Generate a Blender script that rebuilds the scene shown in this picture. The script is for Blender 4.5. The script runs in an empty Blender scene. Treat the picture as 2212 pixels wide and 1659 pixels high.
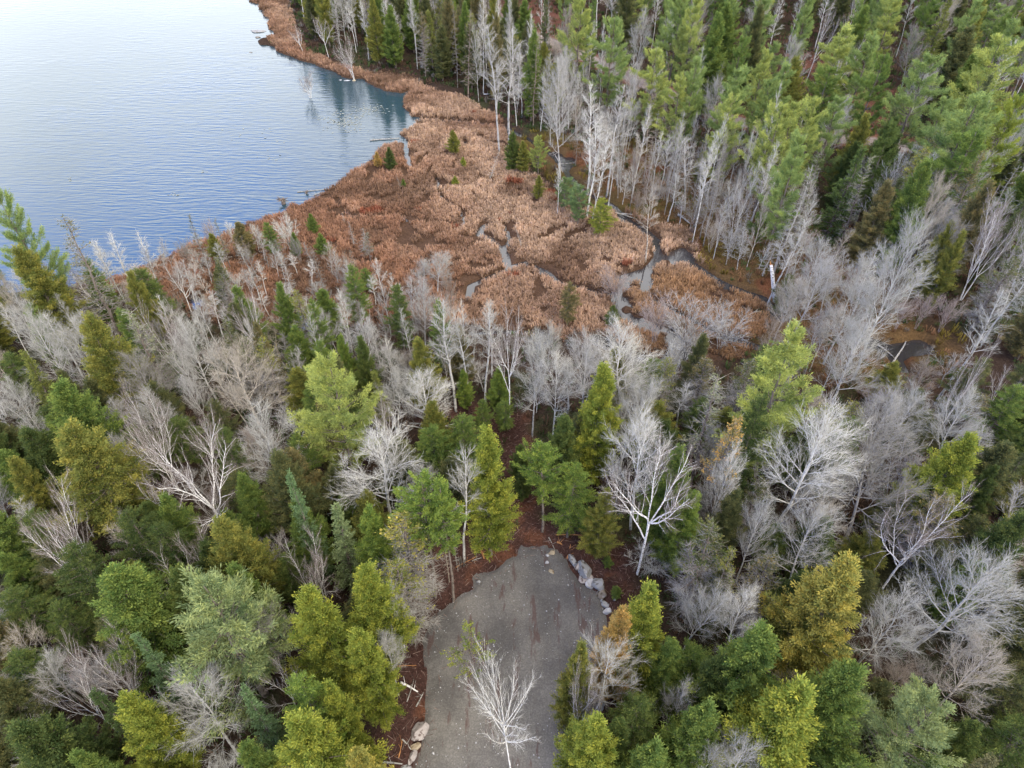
import bpy, math, random
import numpy as np
from mathutils import Vector, Matrix, Euler

S = bpy.context.scene
COL = S.collection
R = math.radians

# ------------------------------------------------------------------ camera
H = 50.0            # drone height above the lake
PITCH = 44.0
FD = 1536.0         # focal length in pixels of a 2212 px wide picture
cam_d = bpy.data.cameras.new("camera")
cam_d.sensor_width = 36.0
cam_d.lens = 36.0 * FD / 2212.0
cam_d.clip_end = 5000
cam = bpy.data.objects.new("camera", cam_d)
COL.objects.link(cam)
cam.location = (0, 0, H)
cam.rotation_euler = (R(90 - PITCH), 0, 0)
S.camera = cam

# ------------------------------------------------------------------ world: overcast with a blue opening
W = bpy.data.worlds.new("World")
S.world = W
W.use_nodes = True
nt = W.node_tree
nt.nodes.clear()
def N(tree, t, **kw):
    n = tree.nodes.new(t)
    for k, v in kw.items():
        setattr(n, k, v)
    return n
def L(tree, a, b):
    tree.links.new(a, b)
SUN_EL, SUN_AZ = 42.0, 150.0     # azimuth measured clockwise from +Y
out = N(nt, 'ShaderNodeOutputWorld')
bg = N(nt, 'ShaderNodeBackground')
bg.inputs['Strength'].default_value = 0.12
sky = N(nt, 'ShaderNodeTexSky', sky_type='NISHITA', sun_disc=False)
sky.sun_elevation = R(SUN_EL)
sky.sun_rotation = R(SUN_AZ)
sky.ozone_density = 2.0
tc = N(nt, 'ShaderNodeTexCoord')
sep = N(nt, 'ShaderNodeSeparateXYZ')
L(nt, tc.outputs['Generated'], sep.inputs[0])
no = N(nt, 'ShaderNodeTexNoise')
no.inputs['Scale'].default_value = 2.6
no.inputs['Detail'].default_value = 5
no.inputs['Roughness'].default_value = 0.55
L(nt, tc.outputs['Generated'], no.inputs['Vector'])
def math_(tree, op, a, b=None, clamp=False):
    m = N(tree, 'ShaderNodeMath', operation=op, use_clamp=clamp)
    for i, v in enumerate((a, b)):
        if v is None: continue
        if isinstance(v, (int, float)): m.inputs[i].default_value = v
        else: L(tree, v, m.inputs[i])
    return m.outputs[0]
# opening of clear sky: to the left of the view and above ~27 degrees
a1 = math_(nt, 'MULTIPLY', sep.outputs['X'], -1.0)
a2 = math_(nt, 'ADD', a1, -0.10)
a2 = math_(nt, 'MULTIPLY', a2, 4.2, True)
b1 = math_(nt, 'ADD', sep.outputs['Z'], -0.385)
b1 = math_(nt, 'MULTIPLY', b1, 5.5, True)
c1 = math_(nt, 'ADD', no.outputs['Fac'], -0.5)
c1 = math_(nt, 'MULTIPLY', c1, 2.2)
b2 = math_(nt, 'SUBTRACT', 0.80, sep.outputs['Z'])
b2 = math_(nt, 'MULTIPLY', b2, 8.0, True)
ab = math_(nt, 'MULTIPLY', math_(nt, 'MULTIPLY', a2, b1), b2)
abc = math_(nt, 'ADD', ab, math_(nt, 'MULTIPLY', c1, math_(nt, 'MULTIPLY', ab, 1.0)), True)
abc = math_(nt, 'MULTIPLY', abc, 0.95, True)
# cloud brightness: whiter low down, greyer overhead
cr = N(nt, 'ShaderNodeValToRGB')
cr.color_ramp.elements[0].position = 0.0
cr.color_ramp.elements[0].color = (13.2, 14.0, 14.9, 1)
cr.color_ramp.elements[1].position = 1.0
cr.color_ramp.elements[1].color = (12.4, 11.6, 10.4, 1)
e = cr.color_ramp.elements.new(0.34); e.color = (13.8, 14.7, 15.8, 1)
e = cr.color_ramp.elements.new(0.50); e.color = (11.6, 11.6, 11.9, 1)
L(nt, sep.outputs['Z'], cr.inputs['Fac'])
cn = math_(nt, 'ADD', math_(nt, 'MULTIPLY', no.outputs['Fac'], 0.9), 0.55)
vm = N(nt, 'ShaderNodeVectorMath', operation='SCALE')
L(nt, cr.outputs['Color'], vm.inputs[0]); L(nt, cn, vm.inputs['Scale'])
skb = N(nt, 'ShaderNodeVectorMath', operation='MULTIPLY')
skb.inputs[1].default_value = (1.5, 3.5, 7.0)
L(nt, sky.outputs[0], skb.inputs[0])
mx = N(nt, 'ShaderNodeMix', data_type='RGBA')
L(nt, abc, mx.inputs['Factor'])
L(nt, vm.outputs[0], mx.inputs['A'])
L(nt, skb.outputs[0], mx.inputs['B'])
L(nt, mx.outputs['Result'], bg.inputs['Color'])
L(nt, bg.outputs[0], out.inputs[0])

# ------------------------------------------------------------------ sun, soft
sd = bpy.data.lights.new("sun", 'SUN')
sd.energy = 1.3
sd.angle = R(14)
sd.color = (1.0, 0.93, 0.80)
so = bpy.data.objects.new("sun", sd)
COL.objects.link(so)
az, el = R(SUN_AZ), R(SUN_EL)
to_sun = Vector((math.sin(az) * math.cos(el), math.cos(az) * math.cos(el), math.sin(el)))
so.rotation_euler = to_sun.to_track_quat('Z', 'Y').to_euler()
so.location = (40, -40, 120)

S.view_settings.view_transform = 'Standard'
S.view_settings.look = 'None'
S.view_settings.exposure = 0.84
S.view_settings.gamma = 1.0
S.cycles.max_bounces = 6
S.cycles.diffuse_bounces = 3
S.cycles.glossy_bounces = 2
S.cycles.transmission_bounces = 3
S.cycles.transparent_max_bounces = 4
S.cycles.use_denoising = True
S.cycles.caustics_reflective = False
S.cycles.caustics_refractive = False

# ------------------------------------------------------------------ helpers
LAND = 0.55
sp_, cp_ = math.sin(R(PITCH)), math.cos(R(PITCH))
def ground(u, v, z=LAND):
    """point of the photograph (2212 px wide) on the level z"""
    x = (u - 1106.0) / FD
    y = -(v - 829.5) / FD
    dx, dy, dz = x, cp_ + y * sp_, -sp_ + y * cp_
    t = (z - H) / dz
    return (dx * t, dy * t)
def project(x, y, z):
    rz = z - H
    f = y * cp_ - rz * sp_
    up = y * sp_ + rz * cp_
    return (1106 + FD * x / f, 829.5 - FD * up / f, f)

rs = np.random.RandomState(7)
rnd = random.Random(11)

def vnoise(x, y, scale, seed):
    r = np.random.RandomState(seed)
    T = r.rand(256, 256)
    X, Y = x / scale, y / scale
    xi, yi = np.floor(X).astype(int), np.floor(Y).astype(int)
    fx, fy = X - xi, Y - yi
    fx = fx * fx * (3 - 2 * fx); fy = fy * fy * (3 - 2 * fy)
    g = lambda a, b: T[a % 256, b % 256]
    return (g(xi, yi) * (1 - fx) * (1 - fy) + g(xi + 1, yi) * fx * (1 - fy) +
            g(xi, yi + 1) * (1 - fx) * fy + g(xi + 1, yi + 1) * fx * fy)
def fbm(x, y, scale, seed, oct=4):
    s, a, tot = 0, 1.0, 0
    for i in range(oct):
        s = s + a * vnoise(x, y, scale / 2 ** i, seed + i)
        tot += a; a *= 0.5
    return s / tot
def sstep(a, b, x):
    t = np.clip((x - a) / (b - a), 0, 1)
    return t * t * (3 - 2 * t)

def seg_dist(px, py, pts, closed=False):
    pts = np.asarray(pts, float)
    a = pts if closed else pts[:-1]
    b = np.roll(pts, -1, 0) if closed else pts[1:]
    best = np.full(px.shape, 1e9)
    for (ax, ay), (bx, by) in zip(a, b):
        dx, dy = bx - ax, by - ay
        t = np.clip(((px - ax) * dx + (py - ay) * dy) / (dx * dx + dy * dy + 1e-9), 0, 1)
        best = np.minimum(best, np.hypot(px - ax - t * dx, py - ay - t * dy))
    return best
def inside(px, py, pts):
    pts = np.asarray(pts, float)
    c = np.zeros(px.shape, bool)
    j = len(pts) - 1
    for i in range(len(pts)):
        xi, yi = pts[i]; xj, yj = pts[j]
        if yi != yj:
            cond = ((yi > py) != (yj > py)) & (px < (xj - xi) * (py - yi) / (yj - yi) + xi)
            c ^= cond
        j = i
    return c
def sdist(px, py, pts):
    d = seg_dist(px, py, pts, True)
    return np.where(inside(px, py, pts), -d, d)
def G(pts, z=LAND):
    return [ground(u, v, z) for u, v in pts]

class Geo:
    def __init__(s):
        s.v = []; s.n = 0; s.tri = []; s.quad = []; s.attr = []
    def add(s, v, tri=None, quad=None, tone=0.5):
        v = np.asarray(v, float).reshape(-1, 3)
        if tri is not None and len(tri): s.tri.append(np.asarray(tri, int) + s.n)
        if quad is not None and len(quad): s.quad.append(np.asarray(quad, int) + s.n)
        s.v.append(v); s.n += len(v)
        t = np.asarray(tone, float)
        if t.ndim == 0: t = np.full(len(v), float(t))
        s.attr.append(t)
    def tube(s, pts, rad, sides=6, tone=0.5, cap=True):
        pts = np.asarray(pts, float); rad = np.asarray(rad, float)
        n = len(pts)
        d = np.gradient(pts, axis=0)
        d /= np.linalg.norm(d, axis=1)[:, None] + 1e-9
        ref = np.array([0.31, 0.17, 0.93]) if abs(d[0][2]) < 0.8 else np.array([1.0, 0.2, 0.1])
        u = np.cross(d, ref); u /= np.linalg.norm(u, axis=1)[:, None] + 1e-9
        w = np.cross(d, u)
        a = np.arange(sides) * 2 * math.pi / sides
        V = pts[:, None, :] + rad[:, None, None] * (np.cos(a)[None, :, None] * u[:, None, :] + np.sin(a)[None, :, None] * w[:, None, :])
        V = V.reshape(-1, 3)
        i = np.arange(n - 1)[:, None] * sides; k = np.arange(sides)[None, :]; k2 = (k + 1) % sides
        q = np.stack([i + k, i + k2, i + sides + k2, i + sides + k], -1).reshape(-1, 4)
        tris = []
        if cap:
            V = np.vstack([V, pts[:1], pts[-1:]])
            c0, c1 = n * sides, n * sides + 1
            for k in range(sides):
                tris.append((c0, (k + 1) % sides, k))
                tris.append((c1, (n - 1) * sides + k, (n - 1) * sides + (k + 1) % sides))
        s.add(V, tris, q, tone)
    def cones(s, p0, p1, r, tone=0.5):
        p0 = np.asarray(p0, float); p1 = np.asarray(p1, float); r = np.asarray(r, float)
        m = len(p0)
        if m == 0: return
        d = p1 - p0; d /= np.linalg.norm(d, axis=1)[:, None] + 1e-9
        ref = np.tile([0.3, 0.2, 0.9], (m, 1)); bad = np.abs((d * ref).sum(1)) > 0.9
        ref[bad] = [0.9, 0.1, 0.2]
        u = np.cross(d, ref); u /= np.linalg.norm(u, axis=1)[:, None] + 1e-9
        w = np.cross(d, u)
        V = np.empty((m, 4, 3))
        for k in range(3):
            a = k * 2.0944
            V[:, k] = p0 + r[:, None] * (math.cos(a) * u + math.sin(a) * w)
        V[:, 3] = p1
        b = np.arange(m)[:, None] * 4
        T = np.concatenate([b + [0, 1, 3], b + [1, 2, 3], b + [2, 0, 3]])
        t = np.asarray(tone, float)
        if t.ndim: t = np.repeat(t, 4)
        s.add(V.reshape(-1, 3), T, None, t)
    def leaves(s, c, d, ln, wd, tone, r):
        """diamond leaves: centre, direction, length, width"""
        m = len(c)
        d = d / (np.linalg.norm(d, axis=1)[:, None] + 1e-9)
        q = r.normal(size=(m, 3)); q[:, 2] *= 0.6
        w = np.cross(d, q); w /= np.linalg.norm(w, axis=1)[:, None] + 1e-9
        ln = np.broadcast_to(ln, (m,))[:, None]; wd = np.broadcast_to(wd, (m,))[:, None]
        V = np.empty((m, 4, 3))
        V[:, 0] = c - d * ln * 0.5
        V[:, 1] = c + w * wd * 0.5 + d * ln * 0.05
        V[:, 2] = c + d * ln * 0.5
        V[:, 3] = c - w * wd * 0.5 + d * ln * 0.05
        b = np.arange(m)[:, None] * 4
        s.add(V.reshape(-1, 3), None, b + [0, 1, 2, 3], np.repeat(np.broadcast_to(tone, (m,)), 4))
    def mesh(s, name, mat, smooth=False):
        me = bpy.data.meshes.new(name)
        V = np.concatenate(s.v)
        tri = np.concatenate(s.tri) if s.tri else np.zeros((0, 3), int)
        quad = np.concatenate(s.quad) if s.quad else np.zeros((0, 4), int)
        me.vertices.add(len(V)); me.vertices.foreach_set('co', V.ravel())
        li = np.concatenate([tri.ravel(), quad.ravel()]).astype(np.int32)
        me.loops.add(len(li)); me.loops.foreach_set('vertex_index', li)
        st = np.concatenate([np.arange(len(tri)) * 3, len(tri) * 3 + np.arange(len(quad)) * 4]).astype(np.int32)
        me.polygons.add(len(st)); me.polygons.foreach_set('loop_start', st)
        if smooth:
            me.polygons.foreach_set('use_smooth', np.ones(len(st), bool))
        at = me.attributes.new('tone', 'FLOAT', 'POINT')
        at.data.foreach_set('value', np.concatenate(s.attr).astype(np.float32))
        me.update(calc_edges=True)
        me.validate()
        me.materials.append(mat)
        return me

def link(name, me, parent=None, kind=None, label=None, cat=None, group=None):
    o = bpy.data.objects.new(name, me)
    COL.objects.link(o)
    if parent is not None: o.parent = parent
    for k, v in (('kind', kind), ('label', label), ('category', cat), ('group', group)):
        if v: o[k] = v
    return o

# ------------------------------------------------------------------ materials
def new_mat(name):
    m = bpy.data.materials.new(name); m.use_nodes = True
    m.node_tree.nodes.clear()
    return m, m.node_tree
def ramp(tree, fac, stops):
    c = N(tree, 'ShaderNodeValToRGB')
    els = c.color_ramp.elements
    els[0].position, els[0].color = stops[0][0], (*stops[0][1], 1)
    els[1].position, els[1].color = stops[-1][0], (*stops[-1][1], 1)
    for p, col in stops[1:-1]:
        e = els.new(p); e.color = (*col, 1)
    L(tree, fac, c.inputs['Fac'])
    return c.outputs['Color']
def foliage_mat(name, hue_shift):
    m, t = new_mat(name)
    o = N(t, 'ShaderNodeOutputMaterial')
    oi = N(t, 'ShaderNodeObjectInfo')
    at = N(t, 'ShaderNodeAttribute', attribute_name='tone')
    # species colour comes from the object's own colour; sprays vary, darker green inside to lighter and yellower outside
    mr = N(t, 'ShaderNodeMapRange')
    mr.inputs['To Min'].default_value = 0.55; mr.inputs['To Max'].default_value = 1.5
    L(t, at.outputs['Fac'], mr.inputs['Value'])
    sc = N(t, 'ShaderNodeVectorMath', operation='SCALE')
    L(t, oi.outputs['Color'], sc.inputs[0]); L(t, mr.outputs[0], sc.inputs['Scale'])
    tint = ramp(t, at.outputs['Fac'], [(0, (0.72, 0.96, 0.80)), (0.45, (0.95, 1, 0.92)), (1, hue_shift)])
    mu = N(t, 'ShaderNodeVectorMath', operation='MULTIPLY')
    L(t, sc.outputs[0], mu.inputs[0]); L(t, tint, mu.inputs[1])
    d = N(t, 'ShaderNodeBsdfDiffuse'); L(t, mu.outputs[0], d.inputs['Color'])
    tr = N(t, 'ShaderNodeBsdfTranslucent'); L(t, mu.outputs[0], tr.inputs['Color'])
    mx = N(t, 'ShaderNodeMixShader'); mx.inputs[0].default_value = 0.30
    L(t, d.outputs[0], mx.inputs[1]); L(t, tr.outputs[0], mx.inputs[2])
    L(t, mx.outputs[0], o.inputs[0])
    return m
def bark_mat(name, a, b, scale=6.0, zst=1.0, rough=0.9, use_obj=False):
    m, t = new_mat(name)
    o = N(t, 'ShaderNodeOutputMaterial')
    g = N(t, 'ShaderNodeNewGeometry') if False else N(t, 'ShaderNodeTexCoord')
    mp = N(t, 'ShaderNodeMapping'); mp.inputs['Scale'].default_value = (1, 1, zst)
    L(t, g.outputs['Object'], mp.inputs[0])
    n = N(t, 'ShaderNodeTexNoise'); n.inputs['Scale'].default_value = scale; n.inputs['Detail'].default_value = 3
    L(t, mp.outputs[0], n.inputs['Vector'])
    c = ramp(t, n.outputs['Fac'], [(0.36, a), (0.50, b), (1.0, b)])
    if use_obj:
        oi = N(t, 'ShaderNodeObjectInfo')
        mu = N(t, 'ShaderNodeVectorMath', operation='MULTIPLY')
        L(t, c, mu.inputs[0]); L(t, oi.outputs['Color'], mu.inputs[1]); c = mu.outputs[0]
    d = N(t, 'ShaderNodeBsdfDiffuse'); d.inputs['Roughness'].default_value = rough
    L(t, c, d.inputs['Color']); L(t, d.outputs[0], o.inputs[0])
    return m
M = {}
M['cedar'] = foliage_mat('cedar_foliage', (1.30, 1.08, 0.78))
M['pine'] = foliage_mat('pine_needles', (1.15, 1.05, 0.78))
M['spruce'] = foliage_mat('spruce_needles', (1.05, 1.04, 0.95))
M['birch_bark'] = bark_mat('birch_bark', (0.14, 0.12, 0.11), (0.74, 0.71, 0.68), 5.0, 3.0)
M['grey_bark'] = bark_mat('grey_bark', (0.17, 0.162, 0.152), (0.45, 0.437, 0.415), 5.0, 0.5, use_obj=True)
M['conifer_bark'] = bark_mat('conifer_bark', (0.07, 0.055, 0.045), (0.17, 0.14, 0.12), 6.0, 0.4)
M['dead_wood'] = bark_mat('dead_wood', (0.15, 0.135, 0.12), (0.36, 0.34, 0.31), 5.0, 0.4, use_obj=True)
M['twig'] = bark_mat('twig_bark', (0.25, 0.244, 0.224), (0.385, 0.378, 0.350), 1.5, 1.0, use_obj=True)

# ------------------------------------------------------------------ tree generators
def nrm(v):
    return v / (np.linalg.norm(v) + 1e-9)
def perp(d, r):
    q = np.cross(d, r.normal(size=3)); return nrm(q)
UP = np.array([0, 0, 1.0])
class Bare:
    def __init__(s, seed, **P):
        s.r = np.random.RandomState(seed); s.P = P
        s.trunk = Geo(); s.limbs = Geo(); s.t0 = []; s.t1 = []; s.tr = []
        s.build()
    def walk(s, p, d, Ln, n, wander, trop, r0, r1):
        pts = [p]; ds = [d]
        for i in range(n):
            d = nrm(d + s.r.normal(size=3) * wander + UP * trop)
            p = p + d * Ln / n
            pts.append(p); ds.append(d)
        return np.array(pts), np.array(ds), np.linspace(r0, r1, n + 1)
    def twigs(s, pts, ds, per_m, ln, Ltot, start=0.15):
        r = s.r
        m = max(2, int(per_m * Ltot))
        ts = start + (1 - start) * r.rand(m)
        idx = ts * (len(pts) - 1)
        i0 = np.minimum(idx.astype(int), len(pts) - 2); f = (idx - i0)[:, None]
        p = pts[i0] * (1 - f) + pts[i0 + 1] * f
        d = ds[i0]
        q = r.normal(size=(m, 3)); q -= (q * d).sum(1)[:, None] * d
        q /= np.linalg.norm(q, axis=1)[:, None] + 1e-9
        dd = d * 1.0 + q * 0.62 + UP * s.P.get('twup', 0.15)
        dd /= np.linalg.norm(dd, axis=1)[:, None]
        l = ln * (0.45 + 0.8 * r.rand(m))
        p1 = p + dd * l[:, None]
        tr = s.P.get('twr', 0.013)
        s.t0 += list(p); s.t1 += list(p1); s.tr += [tr] * m
        # twiglets
        for k in range(s.P.get('sub', 2)):
            f = 0.3 + 0.6 * r.rand(m)
            pp = p + dd * (l * f)[:, None]
            q = dd + r.normal(size=(m, 3)) * 0.34 + UP * s.P.get('twup', 0.15)
            q /= np.linalg.norm(q, axis=1)[:, None]
            s.t0 += list(pp); s.t1 += list(pp + q * (l * 0.6)[:, None]); s.tr += [tr * 0.7] * m
    def branch(s, p, d, Ln, r0, lvl):
        P = s.P; r = s.r
        n = max(3, int(Ln / 0.45))
        pts, ds, rad = s.walk(p, d, Ln, n, P.get('wander', 0.10), P.get('trop', 0.05), r0, max(0.008, r0 * 0.18))
        s.limbs.tube(pts, rad, 5 if lvl == 1 else 4, cap=False)
        if lvl < P.get('levels', 2):
            nb = max(2, int(Ln * P.get('bpm', 2.0)))
            for k in range(nb):
                t = 0.22 + 0.75 * (k + r.rand()) / nb
                i = min(int(t * n), n - 1)
                dd = nrm(ds[i] * P.get('fork', 0.8) + perp(ds[i], r) * 0.75)
                s.branch(pts[i], dd, Ln * P.get('ratio', 0.5) * (1.15 - 0.6 * t) * (0.7 + 0.5 * r.rand()),
                         max(0.010, rad[i] * 0.5), lvl + 1)
        s.twigs(pts, ds, P.get('tpm', 7), P.get('twl', 0.7), Ln, 0.2 if lvl > 1 else 0.4)
    def build(s):
        P = s.P; r = s.r
        Ht = P['h']; r0 = P.get('r0', 0.16)
        kind = P.get('form', 'leader')
        if kind == 'leader':
            n = 22
            pts, ds, rad = s.walk(np.zeros(3), nrm(np.array([r.normal() * .03, r.normal() * .03, 1])), Ht, n, P.get('twist', 0.035), 0.05, r0, 0.018)
            s.trunk.tube(pts, rad, 8)
            nl = P['nl']; c0 = P['c0']
            for k in range(nl):
                t = c0 + (0.97 - c0) * (k + r.rand()) / nl
                i = min(int(t * n), n - 1)
                u = (t - c0) / (1 - c0)
                shape = P['prof'](u)
                az = k * 2.4 + r.rand()
                el = P['el'](u) + r.normal() * 0.12
                d = np.array([math.cos(az) * math.cos(el), math.sin(az) * math.cos(el), math.sin(el)])
                f = t * n - int(t * n)
                p = pts[i] * (1 - f) + pts[i + 1] * f
                s.branch(p, d, max(0.35, P['rad'] * shape * (0.75 + 0.5 * r.rand())), max(0.012, min(rad[i] * 0.5, 0.055)), 1)
            s.twigs(pts[n // 2:], ds[n // 2:], 4, P.get('twl', .7), Ht * .4)
        else:   # stems that fork into long limbs
            ns = P.get('stems', 1)
            for q in range(ns):
                a0 = q * 6.283 / ns + r.rand()
                tilt = 0.0 if ns == 1 else 0.22
                d = nrm(np.array([math.cos(a0) * tilt, math.sin(a0) * tilt, 1]))
                p0 = np.array([math.cos(a0), math.sin(a0), 0]) * (0.0 if ns == 1 else 0.16)
                fh = P['fork_h'] * (0.85 + 0.3 * r.rand())
                n = 10
                pts, ds, rad = s.walk(p0, d, fh, n, 0.035, 0.02, r0, r0 * 0.72)
                s.trunk.tube(pts, rad, 8)
                nl = P['nl']
                for k in range(nl):
                    az = k * 6.283 / nl + r.rand() * 0.9 + q
                    el = P['limb_el'] + r.normal() * 0.14
                    dd = np.array([math.cos(az) * math.cos(el), math.sin(az) * math.cos(el), math.sin(el)])
                    Ln = (Ht - fh) * P.get('lr', 1.1) * (0.75 + 0.4 * r.rand())
                    ii = n if k < 2 else n - r.randint(0, 4)
                    m = max(6, int(Ln / 0.5))
                    lp, ld, lrad = s.walk(pts[ii], dd, Ln, m, P.get('lwander', 0.12), P.get('ltrop', 0.05), r0 * 0.55, 0.015)
                    s.limbs.tube(lp, lrad, 6, cap=False)
                    nb = int(Ln * P.get('bpm', 2.0))
                    for b in range(nb):
                        t = 0.25 + 0.72 * (b + r.rand()) / nb
                        i = min(int(t * m), m - 1)
                        bd = nrm(ld[i] * P.get('fork', 0.8) + perp(ld[i], r) * 0.8 + UP * 0.1)
                        s.branch(lp[i], bd, Ln * P.get('ratio', 0.42) * (1.1 - 0.6 * t) * (0.6 + 0.6 * r.rand()), max(0.010, lrad[i] * 0.45), 2)
                    s.twigs(lp, ld, 4, P.get('twl', .7), Ln, 0.5)
    def meshes(s, name, bark, twig):
        tw = Geo(); tw.cones(s.t0, s.t1, s.tr)
        return [('trunk', s.trunk.mesh(name + '_trunk', M[bark], True)),
                ('limbs', s.limbs.mesh(name + '_limbs', M[bark], True)),
                ('twigs', tw.mesh(name + '_twigs', M[twig]))]

class Conifer:
    def __init__(s, seed, **P):
        s.r = np.random.RandomState(seed); s.P = P
        s.trunk = Geo(); s.br = Geo(); s.fo = Geo(); s.t0 = []; s.t1 = []; s.tr = []
        s.build()
    def plume(s, c, d, ln, k, lw, tone):
        """a tuft: k leaves fanning along an axis; arrays of plumes at once"""
        r = s.r; m = len(c)
        C = np.repeat(c, k, 0); D = np.repeat(d, k, 0); Lr = np.repeat(ln, k)
        f = r.rand(m * k)
        jit = r.normal(size=(m * k, 3))
        spread = s.P.get('spread', 0.22)
        pos = C + D * (Lr * (f - 0.3))[:, None] + jit * (Lr * spread * (1.05 - 0.7 * f))[:, None] * np.array([1, 1, s.P.get('flat', 0.8)])
        dd = D + jit * 0.55
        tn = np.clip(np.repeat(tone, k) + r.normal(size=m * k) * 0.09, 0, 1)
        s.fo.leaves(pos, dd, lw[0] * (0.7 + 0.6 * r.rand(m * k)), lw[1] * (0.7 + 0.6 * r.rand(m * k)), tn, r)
    def build(s):
        P = s.P; r = s.r
        Ht = P['h']; n = 20
        x = np.cumsum(r.normal(size=(n + 1, 2)) * 0.035, 0); x[0] = 0
        z = np.linspace(0, Ht, n + 1)
        tp = np.column_stack([x, z]); trd = np.linspace(P.get('r0', 0.17), 0.015, n + 1)
        s.trunk.tube(tp, trd, 8)
        c0 = P['c0']; nb = P['nb']; Rm = P['rad']
        lob_a = r.rand(5) * 6.28; lob = lambda a: 1 + P.get('lobe', .15) * (math.sin(2 * a + lob_a[0]) + .7 * math.sin(3 * a + lob_a[1]))
        layers = P.get('layers')
        for k in range(nb):
            t = (k + r.rand()) / nb
            t = t ** P.get('tpow', 1.0)
            if layers:
                t = (math.floor(t * layers) + 0.18 * r.rand()) / layers
            zz = (c0 + (1 - c0) * t) * Ht
            az = r.rand() * 6.283
            rad = Rm * P['prof'](t) * lob(az) * (0.52 + 0.62 * r.rand()) * (1 - P.get('rv', 0.0) * (r.rand() < 0.4) * r.rand())
            if layers and r.rand() < P.get('drop', 0.12): continue
            rad = max(rad, 0.18)
            el = P['el'](t) + r.normal() * 0.09
            d0 = np.array([math.cos(az) * math.cos(el), math.sin(az) * math.cos(el), math.sin(el)])
            i = min(int(zz / Ht * n), n - 1); f = zz / Ht * n - i
            p0 = tp[i] * (1 - f) + tp[i + 1] * f
            m = 6
            pts = [p0]; d = d0
            for q in range(m):
                d = nrm(d + UP * P.get('curve', 0.05) + r.normal(size=3) * 0.06)
                pts.append(pts[-1] + d * rad / m)
            pts = np.array(pts); 
            br = max(0.012, 0.05 * rad / Rm)
            s.br.tube(pts, np.linspace(br, 0.006, m + 1), 4, cap=False)
            live = P.get('live', lambda t, r: 1.0)(t, r)
            side = np.cross(d0, UP); side = nrm(side)
            npl = max(3, int(rad * P['ppm']))
            if live < 1:      # dead twigs
                mm = int(npl * 2.6 * (1 - live)) + 2
                fs = 0.15 + 0.85 * r.rand(mm); ii = np.minimum((fs * m).astype(int), m - 1)
                pp = pts[ii]; q = d0 + side * r.normal(size=(mm, 1)) * 0.9 + r.normal(size=(mm, 3)) * 0.35
                q /= np.linalg.norm(q, axis=1)[:, None]
                s.t0 += list(pp); s.t1 += list(pp + q * (0.35 + 0.5 * r.rand(mm))[:, None]); s.tr += [0.013] * mm
            keep = int(npl * live)
            if keep < 1: continue
            f = P.get('inner', 0.25) + (1 - P.get('inner', 0.25)) * r.rand(keep) ** 0.75
            ii = np.minimum((f * m).astype(int), m - 1); ff = (f * m - ii)[:, None]
            base = pts[ii] * (1 - ff) + pts[ii + 1] * ff
            off = r.normal(size=keep) * P.get('fanw', 0.30) * (rad * 0.42) * (1.15 - f)
            c = base + side * off[:, None] + d0 * (np.abs(off) * 0.3)[:, None] + UP * (r.normal(size=keep) * P.get('thick', 0.10))[:, None]
            dd = d0 + side * (off * 0.9)[:, None] + UP * P.get('plup', 0.25) + r.normal(size=(keep, 3)) * 0.22
            dd /= np.linalg.norm(dd, axis=1)[:, None]
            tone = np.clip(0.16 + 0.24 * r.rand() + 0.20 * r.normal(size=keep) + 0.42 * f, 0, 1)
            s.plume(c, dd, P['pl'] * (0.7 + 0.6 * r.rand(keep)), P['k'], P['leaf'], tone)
    def meshes(s, name, mat):
        L_ = [('trunk', s.trunk.mesh(name + '_trunk', M['conifer_bark'], True)),
              ('branches', s.br.mesh(name + '_branches', M['conifer_bark'], True))]
        if s.t0:
            tw = Geo(); tw.cones(s.t0, s.t1, s.tr)
            L_.append(('dead_twigs', tw.mesh(name + '_dead_twigs', M['twig'])))
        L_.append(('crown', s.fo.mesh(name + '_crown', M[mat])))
        return L_

# prototypes: kind -> list of (part list, height, crown diameter)
PROTO = {}
def proto(kind, parts, h):
    co = []
    for nme, me in parts:
        a = np.empty(len(me.vertices) * 3); me.vertices.foreach_get('co', a)
        a = a.reshape(-1, 3)
        if nme in ('crown', 'twigs'): co.append(a)
    a = np.concatenate(co)
    rr = np.hypot(a[:, 0], a[:, 1])
    PROTO.setdefault(kind, []).append((parts, float(np.percentile(a[:, 2], 99.9)), 2 * float(np.percentile(rr, 96))))

cone = lambda p: (lambda t: (1 - t) ** p)
def oval(a):                       # rounded conical crown, widest low down
    return lambda t: (min(1, 0.45 + t / a * 0.55) if t < a else ((1 - t) / (1 - a)) ** 0.62)
for i in range(4):
    proto('cedar', Conifer(100 + i, h=13, rad=2.5, c0=0.08, nb=230, prof=oval(0.22), el=lambda t: 0.10 + 0.85 * t, ppm=9.0,
          pl=0.66, k=30, leaf=(0.140, 0.055), curve=0.07, inner=0.12, plup=0.45, lobe=0.12, flat=0.7, r0=0.20).meshes('cedar', 'cedar'), 13)
for i in range(3):
    proto('hemlock', Conifer(130 + i, h=12, rad=2.6, c0=0.15, nb=150, prof=oval(0.30), el=lambda t: 0.05 + 0.6 * t, ppm=8.0,
          pl=0.66, k=26, leaf=(0.135, 0.052), curve=-0.02, inner=0.15, plup=0.0, lobe=0.2, flat=0.45, thick=0.06, r0=0.15).meshes('hemlock', 'cedar'), 12)
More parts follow.
